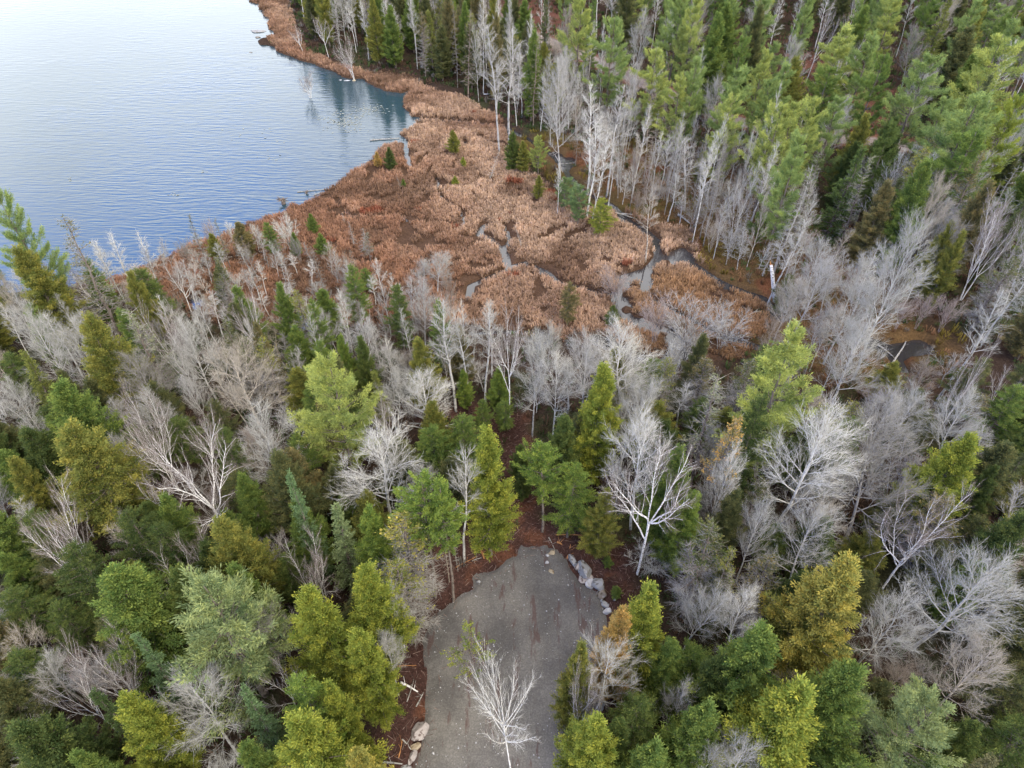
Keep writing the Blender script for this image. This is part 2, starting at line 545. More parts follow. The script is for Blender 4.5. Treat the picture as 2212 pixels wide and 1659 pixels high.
for i in range(3):
    proto('tall_hemlock', Conifer(145 + i, h=14, rad=2.5, c0=0.50, nb=100, prof=oval(0.35), el=lambda t: 0.0 + 0.7 * t, ppm=8.0,
          pl=0.6, k=18, leaf=(0.15, 0.075), curve=0.0, inner=0.15, plup=0.1, lobe=0.25, flat=0.45, thick=0.06, r0=0.17).meshes('tall_hemlock', 'cedar'), 14)
for i in range(5):
    proto('pine', Conifer(160 + i, h=15, rad=3.3, c0=0.20, nb=125, prof=oval(0.35), el=lambda t: 0.12 + 0.80 * t ** 1.6, ppm=9.0,
          pl=0.62, k=24, leaf=(0.24, 0.042), curve=0.06, inner=0.38, plup=0.55, lobe=0.30, layers=10, fanw=0.62, drop=0.20,
          spread=0.26, thick=0.10, r0=0.20, rv=0.5).meshes('pine', 'pine'), 15)
for i in range(3):
    proto('spruce', Conifer(190 + i, h=13, rad=1.55, c0=0.05, nb=230, prof=cone(0.85), el=lambda t: -0.12 + 0.7 * t, ppm=10.0,
          pl=0.40, k=11, leaf=(0.13, 0.065), curve=0.03, inner=0.2, plup=0.15, lobe=0.08, flat=0.5, r0=0.14).meshes('spruce', 'spruce'), 13)
def live_h(t, r):
    return float(np.clip((t - 0.45) * 3.0 + r.normal() * 0.25, 0.0, 0.95))
for i in range(3):
    proto('half_dead_cedar', Conifer(220 + i, h=12, rad=1.9, c0=0.10, nb=120, prof=oval(0.35), el=lambda t: 0.0 + 0.7 * t, ppm=8.0,
          pl=0.5, k=8, leaf=(0.15, 0.075), curve=0.03, inner=0.2, plup=0.3, live=live_h, r0=0.14).meshes('half_dead_cedar', 'cedar'), 12)
for i in range(2):
    proto('sparse_spruce', Conifer(240 + i, h=12, rad=1.3, c0=0.25, nb=75, prof=cone(0.7), el=lambda t: -0.15 + 0.7 * t, ppm=7.0,
          pl=0.4, k=7, leaf=(0.13, 0.06), curve=0.02, inner=0.2, plup=0.1, live=lambda t, r: float(np.clip(0.35 + t * 0.6 + r.normal() * .2, 0, 0.95)),
          r0=0.11).meshes('sparse_spruce', 'spruce'), 12)
for i in range(2):
    proto('sapling', Conifer(260 + i, h=9, rad=2.0, c0=0.25, nb=34, prof=oval(0.30), el=lambda t: 0.0 + 0.5 * t, ppm=6.0,
          pl=0.5, k=11, leaf=(0.14, 0.07), curve=0.0, inner=0.25, plup=0.1, lobe=0.3, flat=0.45, thick=0.06, r0=0.06).meshes('sapling', 'cedar'), 9)
proto('open_maple', Bare(470, h=15, form='fork', stems=1, fork_h=7.5, nl=16, limb_el=0.75, lr=1.05, bpm=1.6, ratio=0.38, fork=1.2,
          tpm=4.2, twl=0.9, ltrop=0.04, lwander=0.06, trop=0.05, wander=0.05, sub=1, twr=0.010, r0=0.125).meshes('open_maple', 'grey_bark', 'twig'), 15)
ov = lambda u: (0.35 + 0.65 * min(1, u / 0.25)) * (1 - u) ** 0.55
for i in range(4):
    proto('maple', Bare(300 + i, h=13, form='leader', nl=24, c0=0.30, rad=4.8, prof=lambda u: (1 - u) ** 0.45 * (0.75 + .25 * min(1, u / .2)), el=lambda u: 0.60 + 0.6 * u, levels=2, fork=1.1,
          bpm=2.4, ratio=0.48, tpm=9, twl=0.75, trop=0.05, wander=0.055, sub=2, twr=0.0085, r0=0.14).meshes('maple', 'grey_bark', 'twig'), 13)
for i in range(4):
    proto('birch', Bare(330 + i, h=14, form='fork', stems=1 + (i % 2) * 2, fork_h=(6.0, 3.6, 5.0, 3.0)[i], nl=6 if i % 2 == 0 else 3, limb_el=(0.72, 1.0, 0.95, 0.9)[i], lr=1.1, bpm=2.0, ratio=0.40, fork=1.0,
          tpm=10, twl=0.70, ltrop=0.035, lwander=0.11, trop=0.03, wander=0.11, sub=2, twr=0.0085, r0=0.17).meshes('birch', 'birch_bark', 'twig'), 14)
proto('tall_birch', Bare(480, h=14, form='fork', stems=1, fork_h=7.2, nl=6, limb_el=0.80, lr=1.15, bpm=2.0, ratio=0.42, fork=1.0,
          tpm=8, twl=0.70, ltrop=0.035, lwander=0.09, trop=0.03, wander=0.09, sub=2, twr=0.0085, r0=0.17).meshes('tall_birch', 'birch_bark', 'twig'), 14)
for i in range(4):
    proto('small_maple', Bare(500 + i, h=8, form='leader', nl=16, c0=0.22, rad=2.6, prof=lambda u: (1 - u) ** 0.5, el=lambda u: 0.75 + 0.5 * u, levels=2, fork=1.1,
          bpm=2.6, ratio=0.5, tpm=8, twl=0.55, trop=0.05, wander=0.07, sub=2, twr=0.0085, r0=0.07, twist=0.05).meshes('small_maple', 'grey_bark', 'twig'), 8)
for i in range(3):
    proto('aspen', Bare(360 + i, h=15, form='leader', nl=20, c0=0.42, rad=2.3, prof=lambda u: (1 - u) ** 0.5 * (0.7 + .3 * min(1, u / .3)), el=lambda u: 0.75 + 0.4 * u, levels=2,
          bpm=2.3, ratio=0.5, tpm=9, twl=0.60, trop=0.06, wander=0.06, sub=2, twr=0.0095, r0=0.10, twist=0.025, fork=1.1).meshes('aspen', 'grey_bark', 'twig'), 15)
for i in range(3):
    proto('snag', Bare(390 + i, h=12, form='leader', nl=60, c0=0.16, rad=1.15, prof=lambda u: (1 - u) ** 0.7, el=lambda u: -0.15 + 0.5 * u, levels=1,
          tpm=10, twl=0.42, trop=-0.01, wander=0.08, sub=2, twr=0.012, r0=0.10, twup=-0.05).meshes('snag', 'dead_wood', 'twig'), 12)
for i in range(2):
    proto('bare_shrub', Bare(420 + i, h=5.5, form='fork', stems=6, fork_h=1.6, nl=3, limb_el=1.0, lr=1.0, bpm=2.4, ratio=0.4,
          tpm=8, twl=0.5, ltrop=0.03, lwander=0.10, trop=0.04, wander=0.1, sub=1, twr=0.010, r0=0.03).meshes('bare_shrub', 'grey_bark', 'twig'), 5.5)
#BUILD_SETTING

# ------------------------------------------------------------------ the lie of the land (traced outlines laid on the ground)
SHORE = [(529,-14),(545,5),(559,13),(579,43),(578,63),(594,76),(563,86),(566,96),(596,103),(605,114),(626,120),(650,131),(673,137),(723,155),(746,170),(779,170),
         (809,187),(836,197),(866,203),(885,197),(876,212),(870,232),(893,248),(900,258),(896,277),(868,288),(885,300),(869,310),(829,320),(806,343),(779,363),
         (749,383),(716,407),(683,430),(649,443),(622,440),(616,463),(576,477),(536,487),(500,505),(460,515),(423,528),(393,549),(350,559),
         (333,572),(293,592),(262,604),(225,612),(130,625),(0,640),(-400,660)]
LAKE = G(SHORE, 0) + [(-900, 40), (-1400, 400), (-900, 700), (-150, 420), (-110, 260)]
LAKE = np.array(LAKE)
MARSH = np.array(G([(500,-60),(600,-50),(625,0),(640,60),(662,105),(720,130),(800,155),(880,160),(925,190),(1000,208),(1085,255),(1112,330),(1180,395),(1250,450),
                    (1350,450),(1420,480),(1500,495),(1515,560),(1560,600),(1650,640),(1665,700),(1600,775),(1450,775),(1300,745),(1150,725),(1000,700),
                    (900,690),(800,700),(650,700),(500,700),(400,680),(330,640),(230,630),(100,600),(300,400),(700,300)]))
STREAMS = [  # (pixels, width m)
    ([(1011,645),(1017,615),(1054,602),(1101,582),(1095,560),(1087,539),(1051,515),(1034,505),(1040,494),(1047,488)], 1.15),
    ([(1087,539),(1101,522),(1091,489)], 0.6),
    ([(1104,579),(1137,569),(1157,582),(1187,595),(1211,615),(1257,625),(1290,634)], 1.3),
    ([(1337,602),(1400,588),(1424,555),(1417,519),(1391,499),(1347,472),(1327,449),(1270,420),(1240,395),(1215,360),(1190,335),(1130,295),(1083,273),(1016,267),(983,263),(916,260),(893,255)], 1.5),
    ([(1335,640),(1354,679),(1380,700),(1447,722),(1470,760),(1440,790)], 2.6),
    ([(1290,634),(1340,640)], 0.8),
    ([(1400,640),(1440,668),(1500,700),(1556,725),(1640,752)], 1.3),
    ([(1424,555),(1470,560),(1501,575),(1556,615),(1646,645),(1690,690)], 1.6),
    ([(944,385),(950,422),(957,435),(997,455),(1004,479),(991,495),(985,505)], 0.55),
    ([(744,455),(764,472),(821,472),(871,465),(884,479),(937,485),(991,492)], 0.5),
    ([(876,305),(879,333),(886,363)], 0.9),
    ([(1160,717),(1180,735),(1150,760)], 2.0),
    ([(1020,722),(1080,716),(1160,717)], 0.9),
    ([(1002,308),(1006,316)], 1.0),
    ([(420,650),(430,662)], 1.6),([(490,668),(508,668)], 1.5),([(640,680),(650,690),(658,706)], 1.5),([(680,702),(684,712)], 2.0),
    ([(1885,745),(1925,765),(1990,752)], 3.4), ([(1925,765),(1950,800)], 2.4),
    ([(1200,335),(1225,362),(1232,345)], 2.6),
    ([(1290,735),(1340,760),(1440,800)], 2.6),
]
POOLS = [np.array(G(p, 0)) for p in (
    [(1337,604),(1362,600),(1400,592),(1410,606),(1400,640),(1420,655),(1404,664),(1385,690),(1350,700),(1322,692),(1330,650)],
    [(1446,545),(1475,535),(1505,555),(1500,585),(1475,575),(1450,572)])]
ISLES = [(1372,618,0.7),(1363,630,0.6),(1354,637,0.55),(1385,650,1.5),(1398,665,1.6),(1410,672,1.3),(1376,676,0.8),(1352,669,0.6),(1430,722,.4),(1120,585,.5),(1148,574,.45),(1172,603,.5)]
STREAMS_G = [(np.array(G(p, 0)), w * 0.8) for p, w in STREAMS]
ISLES_G = [(ground(u, v, 0), r) for u, v, r in ISLES]
PAD = np.array(G([(1128,1171),(1150,1176),(1181,1183),(1228,1206),(1244,1239),(1278,1266),(1301,1299),(1313,1333),(1316,1400),(1300,1460),(1290,1520),(1285,1700),(1290,1900),(1290,2100),
                  (840,2100),(860,1860),(880,1690),(894,1640),(904,1606),(914,1556),(928,1466),(914,1383),(924,1336),(944,1313),(991,1286),(1031,1236),(1080,1215),(1114,1193)]))
MULCH = np.array(G([(1105,880),(1128,900),(1150,1000),(1165,1100),(1240,1150),(1340,1170),(1380,1270),(1400,1400),(1370,1700),(1370,2100),(740,2100),(790,1660),(850,1500),(850,1330),(880,1280),(900,1220),(1000,1130),(1080,1080),(1090,960),(1020,950),(900,925),(870,900),(950,870),(1060,900)]))
ROAD = np.array(G([(980,-60),(1040,-5),(1065,32),(1125,66),(1230,110),(1350,165),(1480,222),(1560,256),(1625,272),(1750,295),(1900,312),(2050,330),(2300,360)]))
CLEAR = [np.array(G(p)) for p in (
    [(1700,120),(1790,110),(1800,220),(1720,230),(1690,170)], [(1830,205),(1960,190),(1960,300),(1880,345),(1820,330)],
    [(1200,0),(1230,60),(1130,110),(1060,60),(1080,10)])]
def stream_clear(px, py):
    """signed distance to the nearest bank of any channel or pool (negative in water)"""
    d = np.full(px.shape, 1e9)
    for pts, w in STREAMS_G:
        d = np.minimum(d, seg_dist(px, py, pts) - w * 0.5)
    for p in POOLS:
        d = np.minimum(d, sdist(px, py, p))
    for (ix, iy), r in ISLES_G:
        d = np.maximum(d, r - np.hypot(px - ix, py - iy))
    return d
def axis(lo, hi, step, far):
    a = list(np.arange(lo, hi, step)); s_ = step
    right = []; x = a[-1]
    while x < far: s_ *= 1.22; x += s_; right.append(x)
    s_ = step; left = []; x = a[0]
    while x > -far: s_ *= 1.22; x -= s_; left.append(x)
    return np.array(left[::-1] + a + right)
gx = axis(-95, 115, 0.42, 1800); gy = axis(14, 150, 0.42, 1800)
X, Y = np.meshgrid(gx, gy)
x, y = X.ravel(), Y.ravel()
near = (x > -100) & (x < 120) & (y > 10) & (y < 260)
wx = (fbm(x, y, 2.4, 50, 3) - 0.5) * 1.5; wy = (fbm(x, y, 2.4, 60, 3) - 0.5) * 1.5
dl = sdist(x + wx, y + wy, LAKE)
ds_ = np.full(x.shape, 50.0)
ds_[near] = stream_clear((x + wx * 0.45)[near], (y + wy * 0.45)[near])
dm = sdist(x, y, MARSH)
dp = sdist(x, y, PAD)
dmu = sdist(x + wx * 2, y + wy * 2, MULCH)
drd = seg_dist(x + wx * .4, y + wy * .4, ROAD)
dcl = np.minimum.reduce([sdist(x + wx * 2, y + wy * 2, c) for c in CLEAR])
land = 0.32 + 0.45 * sstep(0, 6, dm) + (fbm(x, y, 9, 5, 4) - 0.5) * 0.7 * sstep(0, 4, dm) * sstep(0, 3, dp) + (fbm(x, y, 1.2, 15, 3) - 0.5) * 0.22 * sstep(-1.0, 1.5, dp)
z = -0.9 + (land + 0.9) * sstep(-1.1, 0.35, dl)
z = np.minimum(z, -0.7 + (land + 0.7) * sstep(-0.5, 0.3, ds_))
z = np.where(dp < 0.4, np.minimum(z, 0.40), z)
NYg, NXg = X.shape
gz = z.reshape(NYg, NXg)
def ground_z(px, py):
    i = np.clip(np.searchsorted(gy, py) - 1, 0, NYg - 2); j = np.clip(np.searchsorted(gx, px) - 1, 0, NXg - 2)
    fy = (py - gy[i]) / (gy[i + 1] - gy[i]); fx = (px - gx[j]) / (gx[j + 1] - gx[j])
    return gz[i, j] * (1 - fx) * (1 - fy) + gz[i, j + 1] * fx * (1 - fy) + gz[i + 1, j] * (1 - fx) * fy + gz[i + 1, j + 1] * fx * fy
# soil colours
def mixc(c, col, m):
    return c * (1 - m[:, None]) + np.array(col)[None] * m[:, None]
nz = fbm(x, y, 5, 33, 4); nz2 = fbm(x, y, 1.5, 43, 3)
gc = np.tile([0.050, 0.034, 0.026], (len(x), 1))
gc = mixc(gc, (0.045, 0.052, 0.024), 0.7 * sstep(0.52, 0.66, nz))
swamp = np.array(G([(1120,300),(1300,300),(1500,380),(1700,420),(1850,560),(2050,760),(1900,830),(1700,800),(1500,620),(1350,470)]))
msw = sstep(4, -3, sdist(x + wx * 3, y + wy * 3, swamp))
gc = mixc(gc, (0.115, 0.070, 0.032), msw * 0.85)
gc = mixc(gc, (0.110, 0.085, 0.028), 0.7 * msw * sstep(0.56, 0.66, fbm(x, y, 6, 71, 3)))
gc = mixc(gc, (0.140, 0.055, 0.030), 0.7 * msw * sstep(0.62, 0.70, fbm(x, y, 5, 81, 3)))
gc = mixc(gc, (0.075, 0.045, 0.030), sstep(0.6, -0.8, dm))
gc = mixc(gc, (0.068, 0.037, 0.031), sstep(0.8, -0.8, dmu))
gc = mixc(gc, (0.13, 0.055, 0.030), sstep(0.8, -0.8, dmu) * sstep(0.60, 0.72, nz2) * 0.6)
gc = mixc(gc, (0.13, 0.060, 0.045), sstep(1, -1, dcl) * 0.9)
gc = mixc(gc, (0.24, 0.20, 0.18), sstep(2.1, 1.5, drd))
gc = mixc(gc, (0.16, 0.085, 0.06), sstep(3.4, 2.4, drd) * (1 - sstep(2.0, 1.6, drd)))
gc = gc * (0.75 + 0.5 * nz2[:, None])
def grid_mesh(name, X, Y, Z, col, mat, keep=None):
    ny, nx = X.shape
    me = bpy.data.meshes.new(name)
    V = np.column_stack([X.ravel(), Y.ravel(), Z.ravel()])
    i = np.arange(ny - 1)[:, None] * nx + np.arange(nx - 1)[None]
    q = np.stack([i, i + 1, i + nx + 1, i + nx], -1).reshape(-1, 4)
    if keep is not None:
        k = keep.ravel(); q = q[k[q].all(1)]
        used = np.zeros(len(V), bool); used[q.ravel()] = True
        re = np.cumsum(used) - 1; V = V[used]; q = re[q]
        col = col[used] if col is not None else None
    me.vertices.add(len(V)); me.vertices.foreach_set('co', V.ravel())
    me.loops.add(q.size); me.loops.foreach_set('vertex_index', q.ravel().astype(np.int32))
    me.polygons.add(len(q)); me.polygons.foreach_set('loop_start', (np.arange(len(q)) * 4).astype(np.int32))
    me.polygons.foreach_set('use_smooth', np.ones(len(q), bool))
    if col is not None:
        at = me.attributes.new('soil', 'FLOAT_COLOR', 'POINT')
        at.data.foreach_set('color', np.column_stack([col, np.ones(len(col))]).astype(np.float32).ravel())
    me.update(calc_edges=True); me.materials.append(mat)
    return me
m, t = new_mat('forest_floor')
o = N(t, 'ShaderNodeOutputMaterial'); g = N(t, 'ShaderNodeTexCoord')
at = N(t, 'ShaderNodeAttribute', attribute_name='soil')
n1 = N(t, 'ShaderNodeTexNoise'); n1.inputs['Scale'].default_value = 5.5; n1.inputs['Detail'].default_value = 6; n1.inputs['Roughness'].default_value = 0.75
L(t, g.outputs['Object'], n1.inputs['Vector'])
c = ramp(t, n1.outputs['Fac'], [(0.30, (0.35, 0.33, 0.32)), (0.52, (0.95, 0.95, 0.95)), (0.62, (1.3, 1.25, 1.2)), (0.74, (2.6, 2.3, 2.1))])
mu = N(t, 'ShaderNodeVectorMath', operation='MULTIPLY'); L(t, c, mu.inputs[0]); L(t, at.outputs['Color'], mu.inputs[1])
d = N(t, 'ShaderNodeBsdfDiffuse'); L(t, mu.outputs[0], d.inputs['Color'])
bp = N(t, 'ShaderNodeBump'); bp.inputs['Strength'].default_value = 0.8; bp.inputs['Distance'].default_value = 0.15
L(t, n1.outputs['Fac'], bp.inputs['Height']); L(t, bp.outputs[0], d.inputs['Normal'])
L(t, d.outputs[0], o.inputs[0])
M['floor'] = m
link('ground', grid_mesh('ground', X, Y, gz, gc, m), kind='structure')

# ------------------------------------------------------------------ water
def water_mat(name, lake):
    m, t = new_mat(name)
    o = N(t, 'ShaderNodeOutputMaterial'); g = N(t, 'ShaderNodeTexCoord')
    p = N(t, 'ShaderNodeBsdfPrincipled')
    p.inputs['Base Color'].default_value = (0.022, 0.045, 0.058, 1) if lake else (0.030, 0.028, 0.030, 1)
    p.inputs['Roughness'].default_value = 0.07 if lake else 0.05
    p.inputs['IOR'].default_value = 1.62 if lake else 1.75
    n = N(t, 'ShaderNodeTexNoise'); n.inputs['Scale'].default_value = 1.1; n.inputs['Detail'].default_value = 4
    if lake:
        mp = N(t, 'ShaderNodeMapping'); mp.inputs['Rotation'].default_value = (0, 0, R(14)); mp.inputs['Scale'].default_value = (0.35, 1.5, 1)
        L(t, g.outputs['Object'], mp.inputs[0]); L(t, mp.outputs[0], n.inputs['Vector'])
        w = N(t, 'ShaderNodeTexWave', wave_type='BANDS', bands_direction='Y')
        w.inputs['Scale'].default_value = 0.32; w.inputs['Distortion'].default_value = 16.0; w.inputs['Detail'].default_value = 3
        w.inputs['Detail Scale'].default_value = 1.2
        mp2 = N(t, 'ShaderNodeMapping'); mp2.inputs['Rotation'].default_value = (0, 0, R(10)); mp2.inputs['Scale'].default_value = (0.35, 1.4, 1)
        L(t, g.outputs['Object'], mp2.inputs[0]); L(t, mp2.outputs[0], w.inputs['Vector'])
        # broad cat's-paws: patches where the ripples are stronger or calmer
        n2 = N(t, 'ShaderNodeTexNoise'); n2.inputs['Scale'].default_value = 0.028; n2.inputs['Detail'].default_value = 3
        L(t, g.outputs['Object'], n2.inputs['Vector'])
        hh = math_(t, 'ADD', math_(t, 'MULTIPLY', w.outputs['Fac'], 0.20), n.outputs['Fac'])
        amp = math_(t, 'ADD', math_(t, 'MULTIPLY', n2.outputs['Fac'], 3.0), -0.85)
        hh = math_(t, 'MULTIPLY', hh, amp)
        b = N(t, 'ShaderNodeBump'); b.inputs['Strength'].default_value = 1.0; b.inputs['Distance'].default_value = 0.065
        L(t, hh, b.inputs['Height']); L(t, b.outputs[0], p.inputs['Normal'])
    else:
        L(t, g.outputs['Object'], n.inputs['Vector'])
        b = N(t, 'ShaderNodeBump'); b.inputs['Strength'].default_value = 1.0; b.inputs['Distance'].default_value = 0.01
        L(t, n.outputs['Fac'], b.inputs['Height']); L(t, b.outputs[0], p.inputs['Normal'])
    L(t, p.outputs[0], o.inputs[0])
    return m
def poly_sheet(name, pts, zz, mat):
    me = bpy.data.meshes.new(name)
    import bmesh
    bm = bmesh.new()
    vs = [bm.verts.new((px, py, zz)) for px, py in pts]
    f = bm.faces.new(vs); bmesh.ops.triangulate(bm, faces=[f])
    bmesh.ops.recalc_face_normals(bm, faces=bm.faces)
    if sum(f.normal.z for f in bm.faces) < 0: bmesh.ops.reverse_faces(bm, faces=bm.faces)
    bm.to_mesh(me); bm.free(); me.materials.append(mat)
    return me
# the lake sheet runs a little way under its banks
cx_, cy_ = -60.0, 130.0
LK = []
lake_g = G(SHORE, 0)
big = G([(529,-14),(620,-14),(640,60),(680,120),(740,140),(830,165),(905,190),(915,250),(925,300),(870,340),(820,380),(760,420),(700,460),(640,490),(560,520),(500,540),(420,570),(350,600),(310,625),(225,650),(130,660),(0,680),(-400,700)], 0)
link('lake', poly_sheet('lake', big + [(-900, 30), (-1400, 400), (-900, 700), (-150, 420), (-100, 300)], 0.0, water_mat('lake_water', True)), kind='structure')
link('stream', poly_sheet('stream', [(-40, 40), (75, 40), (75, 140), (-40, 140)], -0.02, water_mat('marsh_water', False)), kind='structure')

# ------------------------------------------------------------------ gravel pad
px_ = np.arange(-20, 22, 0.14); py_ = np.arange(4, 43, 0.14)
PX, PY = np.meshgrid(px_, py_)
a, b = PX.ravel(), PY.ravel()
wob = (fbm(a, b, 1.6, 90, 4) - 0.5) * 1.1
dd = sdist(a + wob, b + wob[::-1] * 0 + (fbm(a, b, 1.1, 95, 5) - 0.5) * 1.3, PAD)
pz = 0.36 + 0.24 * sstep(0.25, -0.7, dd) + (fbm(a, b, 3.0, 97, 4) - 0.5) * 0.10 + (fbm(a, b, 0.5, 99, 2) - 0.5) * 0.025
# faint wheel ruts running up the pad
rut = np.sin((a * 0.93 - b * 0.36) * 2.4 + fbm(a, b, 6, 12, 2) * 3)
pz = pz + 0.03 * rut * sstep(0, -2, dd)
m, t = new_mat('gravel')
o = N(t, 'ShaderNodeOutputMaterial'); g = N(t, 'ShaderNodeTexCoord')
n1 = N(t, 'ShaderNodeTexNoise'); n1.inputs['Scale'].default_value = 9; n1.inputs['Detail'].default_value = 6; n1.inputs['Roughness'].default_value = 0.8
L(t, g.outputs['Object'], n1.inputs['Vector'])
base = ramp(t, n1.outputs['Fac'], [(0.30, (0.093, 0.087, 0.082)), (0.52, (0.147, 0.139, 0.132)), (0.75, (0.245, 0.233, 0.22))])
n0 = N(t, 'ShaderNodeTexNoise'); n0.inputs['Scale'].default_value = 0.35; n0.inputs['Detail'].default_value = 4
L(t, g.outputs['Object'], n0.inputs['Vector'])
broad = ramp(t, n0.outputs['Fac'], [(0.38, (0.74, 0.73, 0.73)), (0.62, (1.14, 1.12, 1.08))])
mu0 = N(t, 'ShaderNodeVectorMath', operation='MULTIPLY'); L(t, base, mu0.inputs[0]); L(t, broad, mu0.inputs[1])
# streaks of dark red bark litter pressed in along the wheel tracks
mp = N(t, 'ShaderNodeMapping'); mp.inputs['Rotation'].default_value = (0, 0, R(-21)); mp.inputs['Scale'].default_value = (1.25, 0.26, 1)
L(t, g.outputs['Object'], mp.inputs[0])
n2 = N(t, 'ShaderNodeTexNoise'); n2.inputs['Scale'].default_value = 0.95; n2.inputs['Detail'].default_value = 7; n2.inputs['Roughness'].default_value = 0.68
L(t, mp.outputs[0], n2.inputs['Vector'])
mk = ramp(t, n2.outputs['Fac'], [(0.56, (0, 0, 0)), (0.61, (0.62, 0.62, 0.62))])
mx = N(t, 'ShaderNodeMix', data_type='RGBA'); L(t, mk, mx.inputs['Factor']); L(t, mu0.outputs[0], mx.inputs['A']); mx.inputs['B'].default_value = (0.085, 0.045, 0.040, 1)
n3 = N(t, 'ShaderNodeTexVoronoi'); n3.inputs['Scale'].default_value = 3.5; L(t, g.outputs['Object'], n3.inputs['Vector'])
sp = ramp(t, n3.outputs['Distance'], [(0.05, (1, 1, 1)), (0.10, (0, 0, 0))])
mx2 = N(t, 'ShaderNodeMix', data_type='RGBA'); L(t, sp, mx2.inputs['Factor']); L(t, mx.outputs['Result'], mx2.inputs['A']); mx2.inputs['B'].default_value = (0.13, 0.11, 0.10, 1)
d = N(t, 'ShaderNodeBsdfDiffuse'); L(t, mx2.outputs['Result'], d.inputs['Color'])
bp = N(t, 'ShaderNodeBump'); bp.inputs['Strength'].default_value = 0.6; bp.inputs['Distance'].default_value = 0.04
L(t, n1.outputs['Fac'], bp.inputs['Height']); L(t, bp.outputs[0], d.inputs['Normal']); L(t, d.outputs[0], o.inputs[0])
link('gravel_ground', grid_mesh('gravel_ground', PX, PY, pz.reshape(PX.shape), None, m, (dd < 0.45).reshape(PX.shape)), kind='structure')

# ------------------------------------------------------------------ sedge marsh (ground cover)
def sedge_mat(name):
    m, t = new_mat(name)
    o = N(t, 'ShaderNodeOutputMaterial'); at = N(t, 'ShaderNodeAttribute', attribute_name='col')
    d = N(t, 'ShaderNodeBsdfDiffuse'); L(t, at.outputs['Color'], d.inputs['Color'])
    tr = N(t, 'ShaderNodeBsdfTranslucent'); L(t, at.outputs['Color'], tr.inputs['Color'])
    mx = N(t, 'ShaderNodeMixShader'); mx.inputs[0].default_value = 0.2
    L(t, d.outputs[0], mx.inputs[1]); L(t, tr.outputs[0], mx.inputs[2]); L(t, mx.outputs[0], o.inputs[0])
    return m
M['sedge'] = sedge_mat('ground_cover_blades')
def blades_mesh(name, cx, cy, cz, hgt, spread, nb, col, width, seed, droop=0.35, colj=0.12):
    """tussocks: nb arching two-triangle blades per centre"""
    r = np.random.RandomState(seed)
    m_ = len(cx); k = nb
    C = np.repeat(np.column_stack([cx, cy, cz]), k, 0)
    Hh = np.repeat(hgt, k) * (0.55 + 0.6 * r.rand(m_ * k)); Sp = np.repeat(spread, k)
    az = r.rand(m_ * k) * 6.283; rr = np.sqrt(r.rand(m_ * k))
    dx, dy = np.cos(az), np.sin(az)
    base = C + np.column_stack([dx * rr * Sp * 0.55, dy * rr * Sp * 0.55, np.zeros(m_ * k)])
    lean = (0.25 + 0.75 * rr) * Sp * 0.8
    mid = base + np.column_stack([dx * lean * 0.45, dy * lean * 0.45, Hh * 0.85])
    tip = base + np.column_stack([dx * lean * 1.15, dy * lean * 1.15, Hh * (1 - droop * rr)])
    pa = az + 1.57 + r.normal(size=m_ * k) * 0.6
    wv = np.column_stack([np.cos(pa), np.sin(pa), np.zeros(m_ * k)]) * (width * (0.7 + 0.6 * r.rand(m_ * k)))[:, None]
    V = np.stack([base - wv * .5, base + wv * .5, mid + wv * .42, mid - wv * .42, tip], 1).reshape(-1, 3)
    b = np.arange(m_ * k)[:, None] * 5
    me = bpy.data.meshes.new(name)
    li = np.concatenate([(b + [0, 1, 2, 3]).ravel(), (b + [3, 2, 4]).ravel()]).astype(np.int32)
    nq = m_ * k
    st = np.concatenate([np.arange(nq) * 4, nq * 4 + np.arange(nq) * 3]).astype(np.int32)
    me.vertices.add(len(V)); me.vertices.foreach_set('co', V.ravel())
    me.loops.add(len(li)); me.loops.foreach_set('vertex_index', li)
    me.polygons.add(len(st)); me.polygons.foreach_set('loop_start', st)
    cc = np.repeat(col, k, 0) * (1 + colj * r.normal(size=(m_ * k, 1)))
    cc = np.clip(np.repeat(cc, 5, 0), 0.004, 0.9)
    at = me.attributes.new('col', 'FLOAT_COLOR', 'POINT')
    at.data.foreach_set('color', np.column_stack([cc, np.ones(len(cc))]).astype(np.float32).ravel())
    me.update(calc_edges=True); me.materials.append(M['sedge'])
    return me
def jgrid(x0, x1, y0, y1, st, seed):
    r = np.random.RandomState(seed)
    a, b = np.meshgrid(np.arange(x0, x1, st), np.arange(y0, y1, st * 0.9))
    a = a + (np.arange(a.shape[0]) % 2)[:, None] * st * 0.5
    a = a.ravel() + r.normal(size=a.size) * st * 0.28; b = b.ravel() + r.normal(size=b.size) * st * 0.28
    return a, b
a, b = jgrid(-75, 50, 50, 215, 0.43, 4)
keep = inside(a, b, MARSH); a, b = a[keep], b[keep]
wa = (fbm(a, b, 2.4, 50, 3) - 0.5) * 1.5; wb = (fbm(a, b, 2.4, 60, 3) - 0.5) * 1.5
dL = sdist(a + wa, b + wb, LAKE); dS = stream_clear(a + wa * .45, b + wb * .45)
gap = fbm(a, b, 4.5, 123, 4)
keep = (dL > 0.05) & (dS > 0.10) & (gap > 0.22) & (fbm(a, b, 1.7, 401, 2) > 0.30)
a, b, dL, dS = a[keep], b[keep], dL[keep], dS[keep]
zz = ground_z(a, b)
lump = fbm(a, b, 3.2, 140, 3); big_ = fbm(a, b, 14, 150, 3)
u_ = np.array([project(p, q, .5)[:2] for p, q in zip(a, b)])
tanw = np.clip(0.62 + (u_[:, 0] - 1060) / 520 + (430 - u_[:, 1]) / 700 + (big_ - .5) * 2.4 + (lump - .5) * 0.8, 0, 1)
tanw = np.where(u_[:, 0] < 860, tanw * 0.6 + 0.18 * (u_[:, 1] < 330), tanw)
